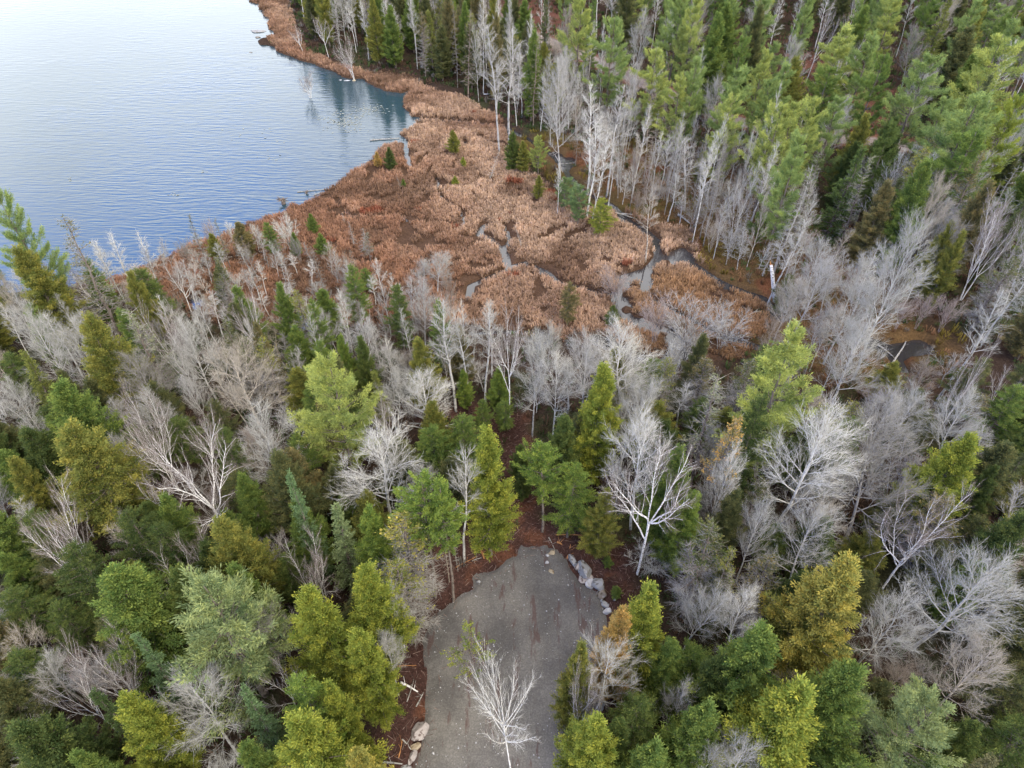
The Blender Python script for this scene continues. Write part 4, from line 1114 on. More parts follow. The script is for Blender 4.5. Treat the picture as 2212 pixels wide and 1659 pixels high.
# --- leafless trees that can be told one by one
BARE = [   # tip known
 ('birch',385,935,280,14,WHITE,0,'great white birch with long spreading limbs, left of centre','the great forked birch'),
 ('maple',800,920,210,12,WHITE,0,'dense bright whitish maple left of the clearing','the bright dense maple'),
 ('birch',40,1055,140,14,WHITE,1,'white multi-stemmed birch at the left edge','the left-edge birch'),
 ('birch',395,1140,90,9,WHITE,2,'small bright white birch below the great forked one',None),
 ('birch',175,1370,140,11,WHITE,3,'white birch with reddish twigs, lower left','the reddish-twigged birch'),
 ('birch',118,1448,150,10,WHITE,0,'white birch leaning left beside the reddish-twigged one',None),
 ('maple',412,1490,210,11,GREY,1,'grey spreading maple at the bottom left','the grey bottom maple'),
 ('maple',585,1308,110,10,DARKG,2,'thin grey maple between the pale pine and the golden-topped cedar',None),
 ('birch',650,1182,120,10,WHITE,1,'small twin-stemmed white birch above the golden-topped cedar','the twin birch'),
 ('aspen',980,945,110,15,GREY,0,'slender grey tree left of the tall bright cedar',None),
 ('maple',905,800,130,9,WHITE,3,'whitish spreading maple at the top of the fallen logs','the log-side maple'),
 ('birch',815,838,70,10,WHITE,2,'thin reddish birch behind the bright dense maple',None),
 ('birch',265,832,110,13,WHITE,3,'crooked pale birch above the great forked one','the crooked birch'),
 ('maple',537,868,130,13,GREY,0,'grey maple right of the crooked pale birch','the grey fan maple'),
 ('birch',328,640,100,12,WHITE,3,'thick twisted grey-white birch by the cream spruce','the twisted birch'),
 ('maple',35,640,130,13,GREY,1,'grey maple at the left edge below the olive cedar','the left grey maple'),
 ('maple',110,700,130,11,GREY,2,'lilac-grey maple right of the left-edge one',None),
 ('maple',400,692,110,11,GREY,3,'fan-shaped grey maple right of the twisted birch',None),
 ('maple',500,745,160,12,TAN,0,'wide tan-grey maple left of the ragged yellow pine','the tan maple'),
 ('maple',290,745,140,10,DARKG,1,'hazy dark-grey maple below the cream spruce',None),
 ('birch',515,600,80,12,WHITE,2,'slim birch among grey shrubs left below the marsh',None),
 ('maple',1157,735,100,12,GREY,2,'tall grey maple immediately right of the tall white birch','the birch-side maple'),
 ('maple',1205,765,100,11,WHITE,0,'pale grey maple between the birch-side maple and the golden-green cedar',None),
 ('aspen',965,640,95,14,GREY,1,'tall slender grey tree left of two others below the marsh','the tall slender grey tree'),
 ('aspen',1040,650,90,13,GREY,2,'slender grey tree just left of the tall white birch\'s crown',None),
 ('aspen',1005,665,80,12,GREY,0,'slender grey tree between two taller ones below the marsh',None),
 ('maple',1370,690,190,12,WHITE,1,'bright white spreading maple below the marsh pool','the white pool maple'),
 ('maple',1275,715,130,12,LILAC,3,'lilac-grey maple left of the bright white pool maple',None),
 ('maple',1372,812,120,12,GREY,2,'upright grey maple right of the golden-green cedar','the upright maple'),
 ('maple',1412,895,170,14,WHITE,0,'pale dense maple behind the pale-trunked birch','the pale dense maple'),
 ('maple',1790,870,215,16,WHITE,3,'big bright white-grey maple below the big light pine','the big white maple'),
 ('maple',1580,950,85,13,WHITE,1,'small whitish maple below the rust-topped cedar',None),
 ('maple',1955,945,220,14,DARKG,2,'long-armed grey maple right of the big white maple','the long-armed maple'),
 ('maple',1665,1080,95,11,GREY,0,'narrow grey maple at the foot of the big white maple',None),
 ('maple',1790,1110,170,11,GREY,1,'round grey maple above the large golden cedar','the round grey maple'),
 ('birch',2060,1050,190,13,WHITE,2,'pale forked birch with brown twigs near the right edge','the brown-twigged birch'),
 ('maple',2150,1190,230,13,GREY,3,'wide swept grey maple on the lower right edge','the swept maple'),
 ('maple',1960,1282,170,11,GREY,0,'grey maple right of the large golden cedar',None),
 ('maple',1535,1242,120,11,GREY,2,'fine grey maple right of the boulder-side cedar',None),
 ('maple',1640,1278,120,11,WHITE,1,'pale maple left of the large golden cedar',None),
 ('maple',2170,1392,150,11,TAN,3,'lichen-pale maple at the lower right edge',None),
 ('maple',1330,1395,160,11,WHITE,0,'whitish branching tree in front of the orange cedar','the orange-side maple'),
 ('open_maple',1105,1452,225,15,WHITE,0,'bare whitish tree over the gravel at the bottom','the gravel bare tree'),
 ('maple',1470,1470,95,9,GREY,1,'small grey tree right of the orange-side maple',None),
 ('maple',1620,1590,150,11,GREY,3,'grey bare tree at the bottom edge in front of the yellow-green cedar',None),
 ('maple',1555,1600,90,10,GREY,0,'thin bare tree at the bottom edge left of the grey one',None),
 ('maple',840,1250,80,10,GREY,1,'twiggy grey tree along the gravel\'s left edge',None),
 ('maple',825,1370,80,9,GREY,3,'lichen-grey twiggy tree halfway down the gravel\'s left side',None),
 ('maple',1848,620,130,10,GREY,2,'grey maple in the middle of the right-hand swamp','the swamp maple'),
 ('maple',1885,690,150,12,GREY,0,'grey fan maple left of the dark pool','the pool-side maple'),
 ('maple',1775,552,130,12,LILAC,1,'fan-shaped grey maple right of the broken white trunk',None),
 ('aspen',1722,450,80,12,GREY,0,'grey-white fan tree above the broken white trunk',None),
 ('maple',2008,462,135,19,GREY,3,'very tall grey maple rising behind the dark pool','the tallest grey maple'),
 ('aspen',2168,622,95,14,GREY,1,'tall grey tree right of the dark pool',None),
 ('maple',2091,455,100,11,DARKG,2,'grey fan-shaped maple under the brown pointed cedar',None),
 ('maple',1941,842,130,10,LILAC,3,'lilac-grey round maple below the dark pool',None),
 ('maple',2000,832,130,10,GREY,0,'grey round maple right below the dark pool',None),
 ('maple',2130,850,150,11,GREY,1,'grey round maple near the right edge below the pool',None),
 ('birch',2157,720,60,14,WHITE,2,'thin white leaning birch near the right edge',None),
 ('birch',2205,410,100,14,WHITE,1,'white birch cut by the right edge','the right-edge birch'),
 ('bare_shrub',1510,630,170,7,LILAC,0,'wide lilac-grey bare shrub right of the marsh pool','the wide lilac shrub'),
 ('bare_shrub',1430,640,110,6,ROSE,1,'pinkish bare shrub left of the wide lilac one',None),
 ('bare_shrub',1580,650,130,6,LILAC,0,'lilac bare shrub right of the wide one',None),
 ('bare_shrub',1340,560,80,5,ROSE,1,'pinkish-white bare shrub overhanging the marsh pool',None),
 ('maple',2000,52,60,12,DARKG,2,'dark grey brushy tree among the upper right pines',None),
 ('maple',1225,110,100,18,LILAC,1,'tall lilac-grey tree above the marsh at the top','the tall lilac tree'),
 ('aspen',1075,35,85,19,LILAC,0,'tall pale aspen by the gravel track at the top','the track aspen'),
 ('aspen',1100,45,85,18,LILAC,1,'second tall pale aspen right beside the first at the track',None),
 ('aspen',1290,165,80,16,WHITE,2,'white-grey aspen behind the marsh, right of the tall lilac tree',None),
 ('aspen',1335,185,90,15,LILAC,0,'lilac-grey aspen above the bright marsh hemlock','the lilac aspen'),
]
for k, u, v, w, h, c, var, lab, lm in BARE:
    landmark(lm, top(k, u, v, w, h, c, lab, var=var))
FOOT = [   # foot known
 ('tall_birch',1376,1244,960,215,WHITE,0,'big pale-trunked birch right of the clearing, tall bare stem','the big pale-trunked birch',(0,0)),
 ('tall_birch',1101,922,655,90,WHITE,0,'tall slim white birch at the centre of the picture','the tall white birch',(0,0)),
 ('birch',250,690,555,110,WHITE,2,'white birch leaning left over the lake corner','the leaning birch',(-22,6)),
 ('birch',172,672,550,80,WHITE,0,'smaller white birch leaning left, left of another',None,(-14,4)),
 ('birch',412,670,548,85,WHITE,2,'white birch at the bottom corner of the marsh','the marsh-corner birch',(0,0)),
 ('birch',533,738,625,60,WHITE,2,'leaning thin white birch below the marsh',None,(-20,4)),
 ('aspen',340,690,560,90,TAN,1,'faint tan bare tree against the lake corner',None,(0,0)),
 ('birch',1245,1605,1415,75,WHITE,3,'thin white-stemmed birch on the gravel\'s right edge','the thin gravel birch',(0,0)),
 ('birch',1921,494,365,95,WHITE,1,'pale twin birch in front of dark firs at the right','the pale twin birch',(0,0)),
 ('birch',1739,183,-10,60,WHITE,2,'tall bent white birch in the red-brown opening','the bent white birch',(6,0)),
 ('aspen',1406,116,-40,26,WHITE,2,'thin white straight trunk between pines at the top',None,(0,0)),
 ('aspen',1268,468,250,70,WHITE,1,'white aspen clump by the bright marsh hemlock','the marsh aspen',(0,0)),
 ('aspen',1280,470,262,60,WHITE,2,'second white aspen stem beside the marsh aspen',None,(3,0)),
 ('aspen',1478,458,300,80,LILAC,0,'tall pale aspen in the flooded dead wood','the flooded aspen',(0,0)),
 ('aspen',1204,462,345,22,WHITE,1,'thin pale stem on the marsh\'s right edge',None,(0,0)),
 ('aspen',1395,562,400,60,TAN,0,'thin bare tree at the right tip of the tan sedge',None,(0,0)),
 ('snag',971,1262,1100,26,TAN,1,'scaly bare trunk at the clearing\'s left, thickest of four',None,(0,0)),
 ('snag',928,1277,1130,20,DARKG,0,'dark bare trunk left of the thickest one at the clearing',None,(0,0)),
 ('snag',990,1238,1110,16,GREY,2,'thin pale trunk right of the thickest one at the clearing',None,(-2,0)),
 ('snag',920,1318,1200,22,DARKG,1,'short dark trunk at the gravel\'s upper left shoulder',None,(0,0)),
 ('snag',1310,1205,1060,14,DARKG,2,'thin dark trunk behind the boulder row',None,(0,0)),
 ('bare_shrub',1400,1245,1180,120,GREY,0,'bare bush around the foot of the big pale birch',None,(0,0)),
 ('snag',1128,532,480,8,WHITE,0,'thin dead stick in the tan sedge',None,(-14,0)),
 ('snag',1056,388,318,14,WHITE,1,'crooked thin dead stick at the top of the sedge',None,(20,0)),
 ('snag',866,405,370,6,GREY,2,'lone dead stick in the upper rust sedge',None,(-8,0)),
 ('snag',765,530,470,18,GREY,0,'thin grey dead stick in the rust sedge',None,(0,0)),
 ('snag',745,482,455,8,GREY,1,'short grey dead stick near the thin channel',None,(0,0)),
 ('snag',787,545,490,26,GREY,1,'thin grey dead stick with a few twigs in the rust sedge',None,(0,0)),
 ('sparse_spruce',800,560,495,26,C_DULL,0,'dull green thin spruce in the rust sedge',None,(0,0)),
 ('bare_shrub',630,540,452,60,WHITE,0,'pale bare bush on the left rust sedge',None,(0,0)),
 ('maple',915,625,560,60,GREY,1,'pale bare tree at the lower middle of the marsh',None,(0,0)),
 ('maple',945,630,540,70,GREY,3,'drooping pale bare tree beside the winding channel',None,(8,0)),
 ('birch',670,205,135,40,WHITE,1,'small pale bare tree leaning on the far shore',None,(-6,0)),
 ('birch',655,112,45,40,WHITE,2,'slender bare birch on the far shore',None,(-8,0)),
 ('birch',710,122,25,55,WHITE,0,'white birch at the foot of the shore cedars',None,(-5,0)),
 ('birch',765,165,60,50,WHITE,3,'white birch leaning beside the far rocks',None,(-10,0)),
]
for k, u, v, vt, w, c, var, lab, lm, lean in FOOT:
    landmark(lm, foot(k, u, v, vt, w, c, lab, var=var, lean=lean))

# --- the rest of the woods: every tree its own object
LANDMARKS += [(n, *ground(u, v)) for n, u, v in (
    ('the gravel clearing', 1110, 1400), ('the row of boulders', 1255, 1240), ('the fallen logs', 950, 915), ('the marsh pool', 1370, 650), ('the dark swamp pool', 1930, 760),
    ('the broken white trunk', 1672, 640), ('the stream mouth', 905, 262), ('the far shore rocks', 745, 172), ('the shore point', 580, 70), ('the red-brown opening', 1890, 260),
    ('the gravel track', 1090, 45), ('the mossy swamp', 1650, 450), ('the flooded dead wood', 1400, 430), ('the lake corner', 250, 610), ('the blue backwater', 650, 690))]
ZONES = [  # name, outline, spacing m, mix {kind: weight}, height range, crown range, palette
 ('shore wood', [(600,-45),(655,50),(690,95),(760,130),(905,160),(1060,235),(1185,325),(1215,300),(1190,190),(1090,80),(1010,-20),(1000,-45)], 2.9,
    dict(cedar=5, spruce=1.0, aspen=6, maple=1, small_maple=2, half_dead_cedar=2, snag=1), (8, 15), (2.6, 4.2)),
 ('dead wood', [(1090,75),(1250,170),(1420,280),(1560,360),(1700,430),(1740,560),(1660,610),(1500,530),(1400,445),(1290,410),(1215,345),(1150,285),(1090,235)], 2.45,
    dict(snag=4, aspen=7, maple=1.2, small_maple=5, birch=.5, spruce=.25, bare_shrub=4), (7, 15), (2.0, 3.6)),
 ('dead wood front', [(1240,400),(1330,410),(1440,420),(1560,430),(1690,470),(1740,560),(1700,620),(1600,590),(1515,545),(1500,490),(1420,470),(1380,470),(1340,450),(1280,440)], 1.45,
    dict(snag=3, aspen=5, small_maple=7, bare_shrub=3), (4, 12), (1.8, 3.0)),
 ('pine wood', [(1010,-45),(2330,-45),(2330,330),(2200,400),(1950,430),(1740,410),(1500,300),(1250,150),(1110,70)], 5.5,
    dict(pine=6, cedar=2.2, spruce=1.0, maple=1.4, aspen=2.0, birch=.3), (11, 16.5), (3.6, 5.2)),
 ('right wood', [(1760,430),(1960,440),(2330,340),(2420,1000),(2200,860),(2080,700),(1930,640),(1800,560)], 2.9,
    dict(cedar=3, spruce=.8, maple=2, small_maple=3.5, aspen=3, snag=1.5, half_dead_cedar=1), (9, 15), (3.2, 5.2)),
 ('swamp edge', [(1640,560),(1800,600),(1930,660),(2060,740),(2050,900),(1850,900),(1640,840),(1480,800),(1600,780),(1680,710)], 2.1,
    dict(maple=2, small_maple=5, bare_shrub=2, aspen=3, snag=1, cedar=.5), (5, 10), (2.2, 3.8)),
 ('band', [(235,640),(330,635),(420,680),(520,700),(800,705),(960,730),(1080,810),(1300,860),(1480,870),(1500,940),(1300,930),(1160,900),(1080,860),(900,860),(600,900),(300,860),(60,780),(60,650)], 1.9,
    dict(maple=2.5, small_maple=5, bare_shrub=1.5, aspen=6, cedar=1.8, hemlock=1.2, half_dead_cedar=1.2), (5, 10), (2.0, 3.3)),
 ('marsh edge', [(345,600),(430,545),(560,520),(700,580),(850,640),(900,695),(700,700),(500,695),(400,675)], 1.9,
    dict(bare_shrub=2, small_maple=6, aspen=4, hemlock=.9, cedar=.7, snag=1), (3.0, 6.5), (1.5, 2.6)),
 ('left wood', [(-420,655),(0,650),(60,640),(60,780),(300,870),(600,910),(860,880),(880,980),(1000,1000),(1040,1130),(900,1230),(860,1330),(850,1500),(800,1659),(760,2050),(-300,2050),(-500,1200)], 2.5,
    dict(cedar=3.4, hemlock=3.4, spruce=.8, maple=2.6, small_maple=4, birch=.6, aspen=.7), (5.5, 9), (2.6, 3.9)),
 ('right lower wood', [(1160,900),(1300,910),(1500,905),(1700,900),(1900,905),(2210,880),(2420,1010),(2600,1300),(2600,2050),(1410,2050),(1400,1450),(1400,1330),(1420,1200),(1330,1130),(1200,1080)], 2.5,
    dict(cedar=3.4, hemlock=2.6, spruce=.4, maple=2.8, small_maple=4, half_dead_cedar=1, birch=.5), (5.5, 9), (2.6, 4.2)),
]
PAL = {'cedar': [C_OLIVE, C_GREEN, C_MID, C_DULL, C_DULL, C_DARK, C_BROWN], 'hemlock': [C_MID, C_DARK, C_MID, C_GREEN, C_DULL], 'pine': [C_PINE, C_PINEY, C_PINE, C_GREEN, C_MID],
       'spruce': [C_MID, C_DULL, C_DULL, C_OLIVE, C_BROWN], 'half_dead_cedar': [C_OLIVE, C_DULL, C_BROWN], 'sparse_spruce': [C_DULL, C_SAGE],
       'maple': [GREY, GREY, LILAC, DARKG, TAN, LILAC, BRN], 'small_maple': [GREY, WHITE, DARKG, TAN, LILAC, LILAC, GREY], 'birch': [WHITE], 'aspen': [LILAC, GREY, WHITE, WHITE, DARKG, GREY], 'snag': [GREY, LILAC, DARKG, BRN], 'bare_shrub': [LILAC, ROSE, DARKG, TAN, BRN], 'young_pine': [C_GREEN, C_PINEY, C_YEL]}
CW = {id(C_FRESH): 'fresh green', id(C_OLIVE): 'olive', id(C_YEL): 'yellow-green', id(C_GREEN): 'green', id(C_DARK): 'dark green', id(C_MID): 'mid-green', id(C_PALE): 'pale', id(C_PINEY): 'yellow-green',
      id(C_PINE): 'soft green', id(C_MINT): 'mint-green', id(C_BROWN): 'brownish', id(C_SAGE): 'sage', id(C_DULL): 'dull green', id(GREY): 'grey', id(WHITE): 'whitish', id(LILAC): 'lilac-grey',
      id(DARKG): 'dark grey', id(TAN): 'tan-grey', id(ROSE): 'pinkish-grey', id(BRN): 'brownish-grey'}
KW = {'cedar': 'bushy cedar', 'hemlock': 'drooping hemlock', 'pine': 'tall pine', 'spruce': 'pointed spruce', 'half_dead_cedar': 'half-bare cedar', 'sparse_spruce': 'thin spruce',
      'maple': 'leafless spreading tree', 'small_maple': 'small leafless tree', 'birch': 'leafless birch', 'aspen': 'slender leafless tree', 'snag': 'dead bristly tree', 'bare_shrub': 'bare shrub'}
KEEPOUT = [np.array(G(q)) for q in ([(1300,1120),(1430,1150),(1440,1340),(1340,1340)], [(850,1150),(1060,1120),(1030,1260),(850,1400)], [(1120,900),(1240,900),(1240,1180),(1120,1180)], [(1860,735),(2030,725),(2060,830),(1870,850)])]
ZR = random.Random(23)
fill = []
pts = list(PLACED)
for zn, outline, spc, mix, hr, wr in ZONES:
    poly = np.array(G(outline))
    x0, y0 = poly.min(0); x1, y1 = poly.max(0)
    x0, x1, y0, y1 = max(x0, -118), min(x1, 135), max(y0, 9), min(y1, 235)
    n = int((x1 - x0) * (y1 - y0) / (spc * spc) * 8)
    cx = np.array([ZR.uniform(x0, x1) for _ in range(n)]); cy = np.array([ZR.uniform(y0, y1) for _ in range(n)])
    ok = inside(cx, cy, poly) & (sdist(cx, cy, PAD) > 2.2) & (sdist(cx, cy, LAKE) > 1.2) & (stream_clear(cx, cy) > 0.4) & (seg_dist(cx, cy, ROAD) > 3.2)
    ok &= np.minimum.reduce([sdist(cx, cy, c) for c in CLEAR]) > 0.3
    ok &= (sdist(cx, cy, MULCH) > 1.0)
    for q_ in KEEPOUT: ok &= ~inside(cx, cy, q_)
    if zn in ('dead wood', 'swamp edge'):     # leave open mossy glades
        ok &= fbm(cx, cy, 11, 300, 2) > 0.36
    kinds = list(mix); wts = list(mix.values())
    for px, py in zip(cx[ok], cy[ok]):
        k = ZR.choices(kinds, wts)[0]
        d_ok = all((px - q[0]) ** 2 + (py - q[1]) ** 2 > (max(spc * ZR.uniform(.75, 1.05), q[2] * ((0.72 if q[3] > 8.5 else .55) if q[4] in LIVING else .30))) ** 2 for q in pts)
        if not d_ok: continue
        u, v, f = project(px, py, LAND)
        h = ZR.uniform(*hr); w = ZR.uniform(*wr)
        ut, vt, _ = project(px, py, LAND + h)
        if ut < -90 or ut > 2302 or vt > 1680 or v < -48: continue
        if k in ('snag', 'aspen', 'spruce', 'half_dead_cedar'): w *= 0.78
        if k == 'bare_shrub': h = min(h, 5.5) * ZR.uniform(.7, 1)
        if k == 'maple': w *= 1.12
        if k == 'small_maple': h *= .85
        if zn == 'marsh edge' and k in ('cedar', 'hemlock'): h *= .75
        pts.append((px, py, w / 2, h, k))
        fill.append((zn, k, px, py, h, w, (lambda c_: C_GREEN if (zn in ('pine wood', 'shore wood', 'marsh edge', 'band') and c_ in (C_DARK, C_MID)) else c_)(ZR.choice(PAL[k]))))
# words for each: colour + kind + side of the nearest landmark, then order from it where several share that
def side(px, py, lm):
    u, v, _ = project(px, py, LAND); U, V, _ = project(lm[1], lm[2], LAND)
    du, dv = u - U, v - V
    if abs(du) > abs(dv) * 1.3: return 'left of' if du < 0 else 'right of'
    return 'behind' if dv < 0 else 'in front of'
buckets = {}
for f in fill:
    zn, k, px, py, h, w, c = f
    lm = min(LANDMARKS, key=lambda q: (q[1] - px) ** 2 + (q[2] - py) ** 2)
    buckets.setdefault((CW[id(c)], KW[k], side(px, py, lm), lm[0]), []).append(((lm[1] - px) ** 2 + (lm[2] - py) ** 2, f))
ORD = ['nearest', 'second nearest', 'third nearest', 'fourth nearest', 'fifth nearest', 'sixth nearest', 'seventh nearest', 'eighth nearest', 'ninth nearest', 'tenth nearest', 'eleventh nearest', 'twelfth nearest', 'thirteenth nearest', 'fourteenth nearest', 'fifteenth nearest', 'sixteenth nearest']
GRP = {'shore wood': 'trees of the wood behind the far shore', 'dead wood': 'trees of the grey flooded wood', 'dead wood front': 'trees of the grey flooded wood', 'pine wood': 'trees of the upper right pine wood', 'right wood': 'trees of the right-hand wood',
       'swamp edge': 'trees along the swamp on the right', 'band': 'small trees between marsh and clearing', 'marsh edge': 'saplings on the marsh edge', 'left wood': 'trees of the lower left wood', 'right lower wood': 'trees of the lower right wood'}
counts = {}
for (cw, kw, sd_, lm), lst in sorted(buckets.items()):
    lst.sort(key=lambda q: q[0])
    for i, (_, f) in enumerate(lst):
        zn, k, px, py, h, w, c = f
        lab = f'{cw} {kw} {sd_} {lm}'
        if len(lst) > 1: lab += ', ' + ORD[min(i, 15)] + ' of them'
        plant(k, px, py, h, w, c, lab, group=GRP[zn])
        counts[k] = counts.get(k, 0) + 1
 

# ------------------------------------------------------------------ boulders, rocks and pebbles
import bmesh
def rock_mat(name, a, b, c, lich=0.62):
    m, t = new_mat(name)
    o = N(t, 'ShaderNodeOutputMaterial'); g = N(t, 'ShaderNodeTexCoord')
    n = N(t, 'ShaderNodeTexNoise'); n.inputs['Scale'].default_value = 2.2; n.inputs['Detail'].default_value = 6; n.inputs['Roughness'].default_value = .65
    L(t, g.outputs['Object'], n.inputs['Vector'])
    col = ramp(t, n.outputs['Fac'], [(0.40, a), (0.45, b), (0.56, b), (0.72, c)])
    d = N(t, 'ShaderNodeBsdfDiffuse'); L(t, col, d.inputs['Color'])
    bp = N(t, 'ShaderNodeBump'); bp.inputs['Strength'].default_value = .7; bp.inputs['Distance'].default_value = .05
    L(t, n.outputs['Fac'], bp.inputs['Height']); L(t, bp.outputs[0], d.inputs['Normal']); L(t, d.outputs[0], o.inputs[0])
    return m
ROCKM = {'grey': rock_mat('granite_grey', (0.11, 0.10, 0.09), (0.29, 0.285, 0.285), (0.42, 0.41, 0.41)),
         'pink': rock_mat('granite_pink', (0.12, 0.09, 0.08), (0.34, 0.30, 0.28), (0.46, 0.42, 0.40)),
         'tan': rock_mat('sandstone_tan', (0.18, 0.13, 0.08), (0.37, 0.30, 0.21), (0.48, 0.42, 0.32)),
         'brown': rock_mat('dirty_stone', (0.07, 0.055, 0.04), (0.20, 0.17, 0.14), (0.45, 0.43, 0.42)),
         'white': rock_mat('white_stone', (0.35, 0.33, 0.31), (0.44, 0.43, 0.44), (0.54, 0.53, 0.53))}
def rock_mesh(seed, sx, sy, sz, mat):
    r = random.Random(seed)
    bm = bmesh.new(); bmesh.ops.create_icosphere(bm, subdivisions=4, radius=1)
    planes = [(Vector((r.gauss(0, 1), r.gauss(0, 1), r.gauss(0, .9))).normalized(), r.uniform(.52, .82)) for _ in range(13)]
    from mathutils import noise
    off = Vector((seed * 3.1, seed * 1.7, 0))
    for v in bm.verts:
        p = v.co.copy()
        for n_, d_ in planes:
            k = p.dot(n_)
            if k > d_: p -= n_ * (k - d_) * 0.92
        p *= 1 + 0.07 * noise.noise(p * 2.2 + off) + 0.03 * noise.noise(p * 6 + off)
        v.co = Vector((p.x * sx, p.y * sy, p.z * sz))
    for f in bm.faces: f.smooth = False
    me = bpy.data.meshes.new('rock'); bm.to_mesh(me); bm.free(); me.materials.append(mat)
    return me
def rock(name, u, v, lpx, wpx, ang, mat, label, hz=0.75, group=None, seed=1, sink=0.35, cat='boulder'):
    x_, y_ = ground(u, v, 0.9 if v > 1000 else 0.1)
    s_ = project(x_, y_, 0.7)[2] / FD
    a_, b_ = lpx * s_ / 2, wpx * s_ / 2
    c_ = min(a_, b_) * hz
    o = link(name, rock_mesh(seed, a_ * 1.12, b_ * 1.12, c_ * 1.2, ROCKM[mat]), label=label, cat=cat, group=group)
    z_ = float(ground_z(np.array([x_]), np.array([y_]))[0])
    if sdist(np.array([x_]), np.array([y_]), PAD)[0] < 0: z_ = 0.6
    o.location = (x_, y_, max(z_, -0.15 if v < 1000 else .3) + c_ * (1 - sink) * 0.8)
    o.rotation_euler = (r_ := 0, 0, R(ang))
    return o
GB = 'boulders lined along the gravel edge'
rock('boulder', 1239, 1208, 34, 19, -65, 'grey', 'upright pale boulder at the top of the right-hand row', group=GB, seed=1)
rock('boulder', 1252, 1222, 26, 20, 40, 'pink', 'small notched boulder second from the top of the row', group=GB, seed=2)
rock('boulder', 1263, 1232, 44, 32, -60, 'grey', 'biggest blue-grey boulder of the right-hand row', group=GB, seed=3, hz=.9)
rock('boulder', 1266, 1244, 36, 24, 10, 'pink', 'pale wedge boulder at the foot of the biggest blue-grey one', group=GB, seed=4, hz=.6)
rock('boulder', 1275, 1253, 33, 20, 75, 'white', 'white oblong boulder in the middle of the row', group=GB, seed=5)
rock('boulder', 1268, 1249, 16, 12, 75, 'pink', 'small pink stone tucked left of the white oblong boulder', group=GB, seed=15)
rock('boulder', 1293, 1264, 40, 31, -50, 'grey', 'large grey boulder with dark hollows, lower part of the row', group=GB, seed=6, hz=.8)
rock('boulder', 1300, 1279, 27, 24, 0, 'brown', 'brown dirt-covered boulder under the large hollowed grey one', group=GB, seed=7)
rock('boulder', 1308, 1299, 26, 16, -35, 'grey', 'low flat grey boulder near the end of the row', group=GB, seed=8)
rock('boulder', 1314, 1316, 22, 16, -10, 'white', 'bluish white boulder at the lower end of the row', group=GB, seed=9)
rock('boulder', 1328, 1292, 10, 9, 0, 'grey', 'little grey stone in the brush right of the row', seed=10)
rock('stone', 1192, 1190, 18, 12, 20, 'tan', 'tan stone lying at the top edge of the gravel', seed=11, cat='stone')
rock('stone', 1191, 1231, 17, 9, -40, 'tan', 'long ochre stone lying on the gravel', seed=12, cat='stone')
rock('stone', 1182, 1211, 10, 7, 0, 'white', 'white cobble on the gravel above the ochre stone', seed=13, cat='stone')
rock('stone', 1183, 1196, 8, 7, 0, 'white', 'small white cobble beside the tan stone', seed=14, cat='stone')
rock('stone', 1034, 1253, 10, 9, 0, 'grey', 'round grey stone at the upper left gravel edge', seed=16, cat='stone')
rock('boulder', 905, 1577, 54, 30, 62, 'pink', 'largest pale boulder at the bottom left of the gravel', group=GB, seed=17, hz=.8)
rock('boulder', 896, 1609, 24, 18, 30, 'tan', 'tan pointed boulder under the largest pale one', group=GB, seed=18)
rock('boulder', 890, 1631, 32, 20, 75, 'pink', 'stained upright boulder third in the bottom left row', group=GB, seed=19)
rock('boulder', 874, 1655, 30, 16, 10, 'grey', 'flat grey boulder cut by the bottom edge', group=GB, seed=20)
rock('boulder', 1297, 1522, 26, 18, 60, 'grey', 'grey boulder half hidden at the gravel\'s right edge', seed=21)
rock('lake_rock', 559, 67, 28, 16, 0, 'grey', 'pale flat rock in the lake off the shore point', seed=22, hz=.45, cat='rock')
rock('lake_rock', 545, 65, 8, 6, 0, 'grey', 'small rock left of the pale flat lake rock', seed=23, cat='rock')
rock('lake_rock', 556, 80, 14, 6, 0, 'brown', 'low dark rock just below the pale flat lake rock', seed=24, cat='rock')
rock('lake_rock', 541, 112, 13, 5, 0, 'brown', 'dark rock barely above the water, farther into the lake', seed=25, cat='rock')
rock('lake_rock', 589, 125, 7, 4, 0, 'brown', 'tiny dark rock near the shore bend', seed=26, cat='rock')
rock('lake_rock', 735, 172, 8, 6, 0, 'grey', 'small round pale rock at the far shore, left of two', seed=27, cat='rock')
rock('lake_rock', 750, 173, 18, 5, 0, 'white', 'long low white rock at the far shore', seed=28, cat='rock')
rock('lake_rock', 764, 173, 9, 7, 0, 'tan', 'round tan rock right of the long low white one', seed=29, cat='rock')

# pebbles strewn over the gravel
r = np.random.RandomState(3)
n = 1500
a = r.uniform(-20, 22, n * 4); b = r.uniform(8, 43, n * 4)
k = sdist(a, b, PAD) < -0.1; a, b = a[k][:n], b[k][:n]
v = []; q_ = []
gp = Geo()
oct_ = np.array([(1,0,0),(-1,0,0),(0,1,0),(0,-1,0),(0,0,1),(0,0,-1)], float)
of = [(0,2,4),(2,1,4),(1,3,4),(3,0,4),(2,0,5),(1,2,5),(3,1,5),(0,3,5)]
zp = np.interp(sdist(a, b, PAD), [-.7, .25], [0.60, 0.36])
for i in range(len(a)):
    s_ = 0.022 + 0.05 * r.rand() ** 4 + (0.05 if r.rand() < .02 else 0)
    gp.add(oct_ * (s_ * (0.7 + .6 * r.rand()), s_ * (0.7 + .6 * r.rand()), s_ * .6) @ np.array(Matrix.Rotation(r.rand() * 6, 3, 'Z')) + (a[i], b[i], zp[i] + s_ * .2), of)
link('pebbles', gp.mesh('pebbles', ROCKM['white']), kind='stuff', label='pale pebbles strewn over the gravel', cat='pebbles')
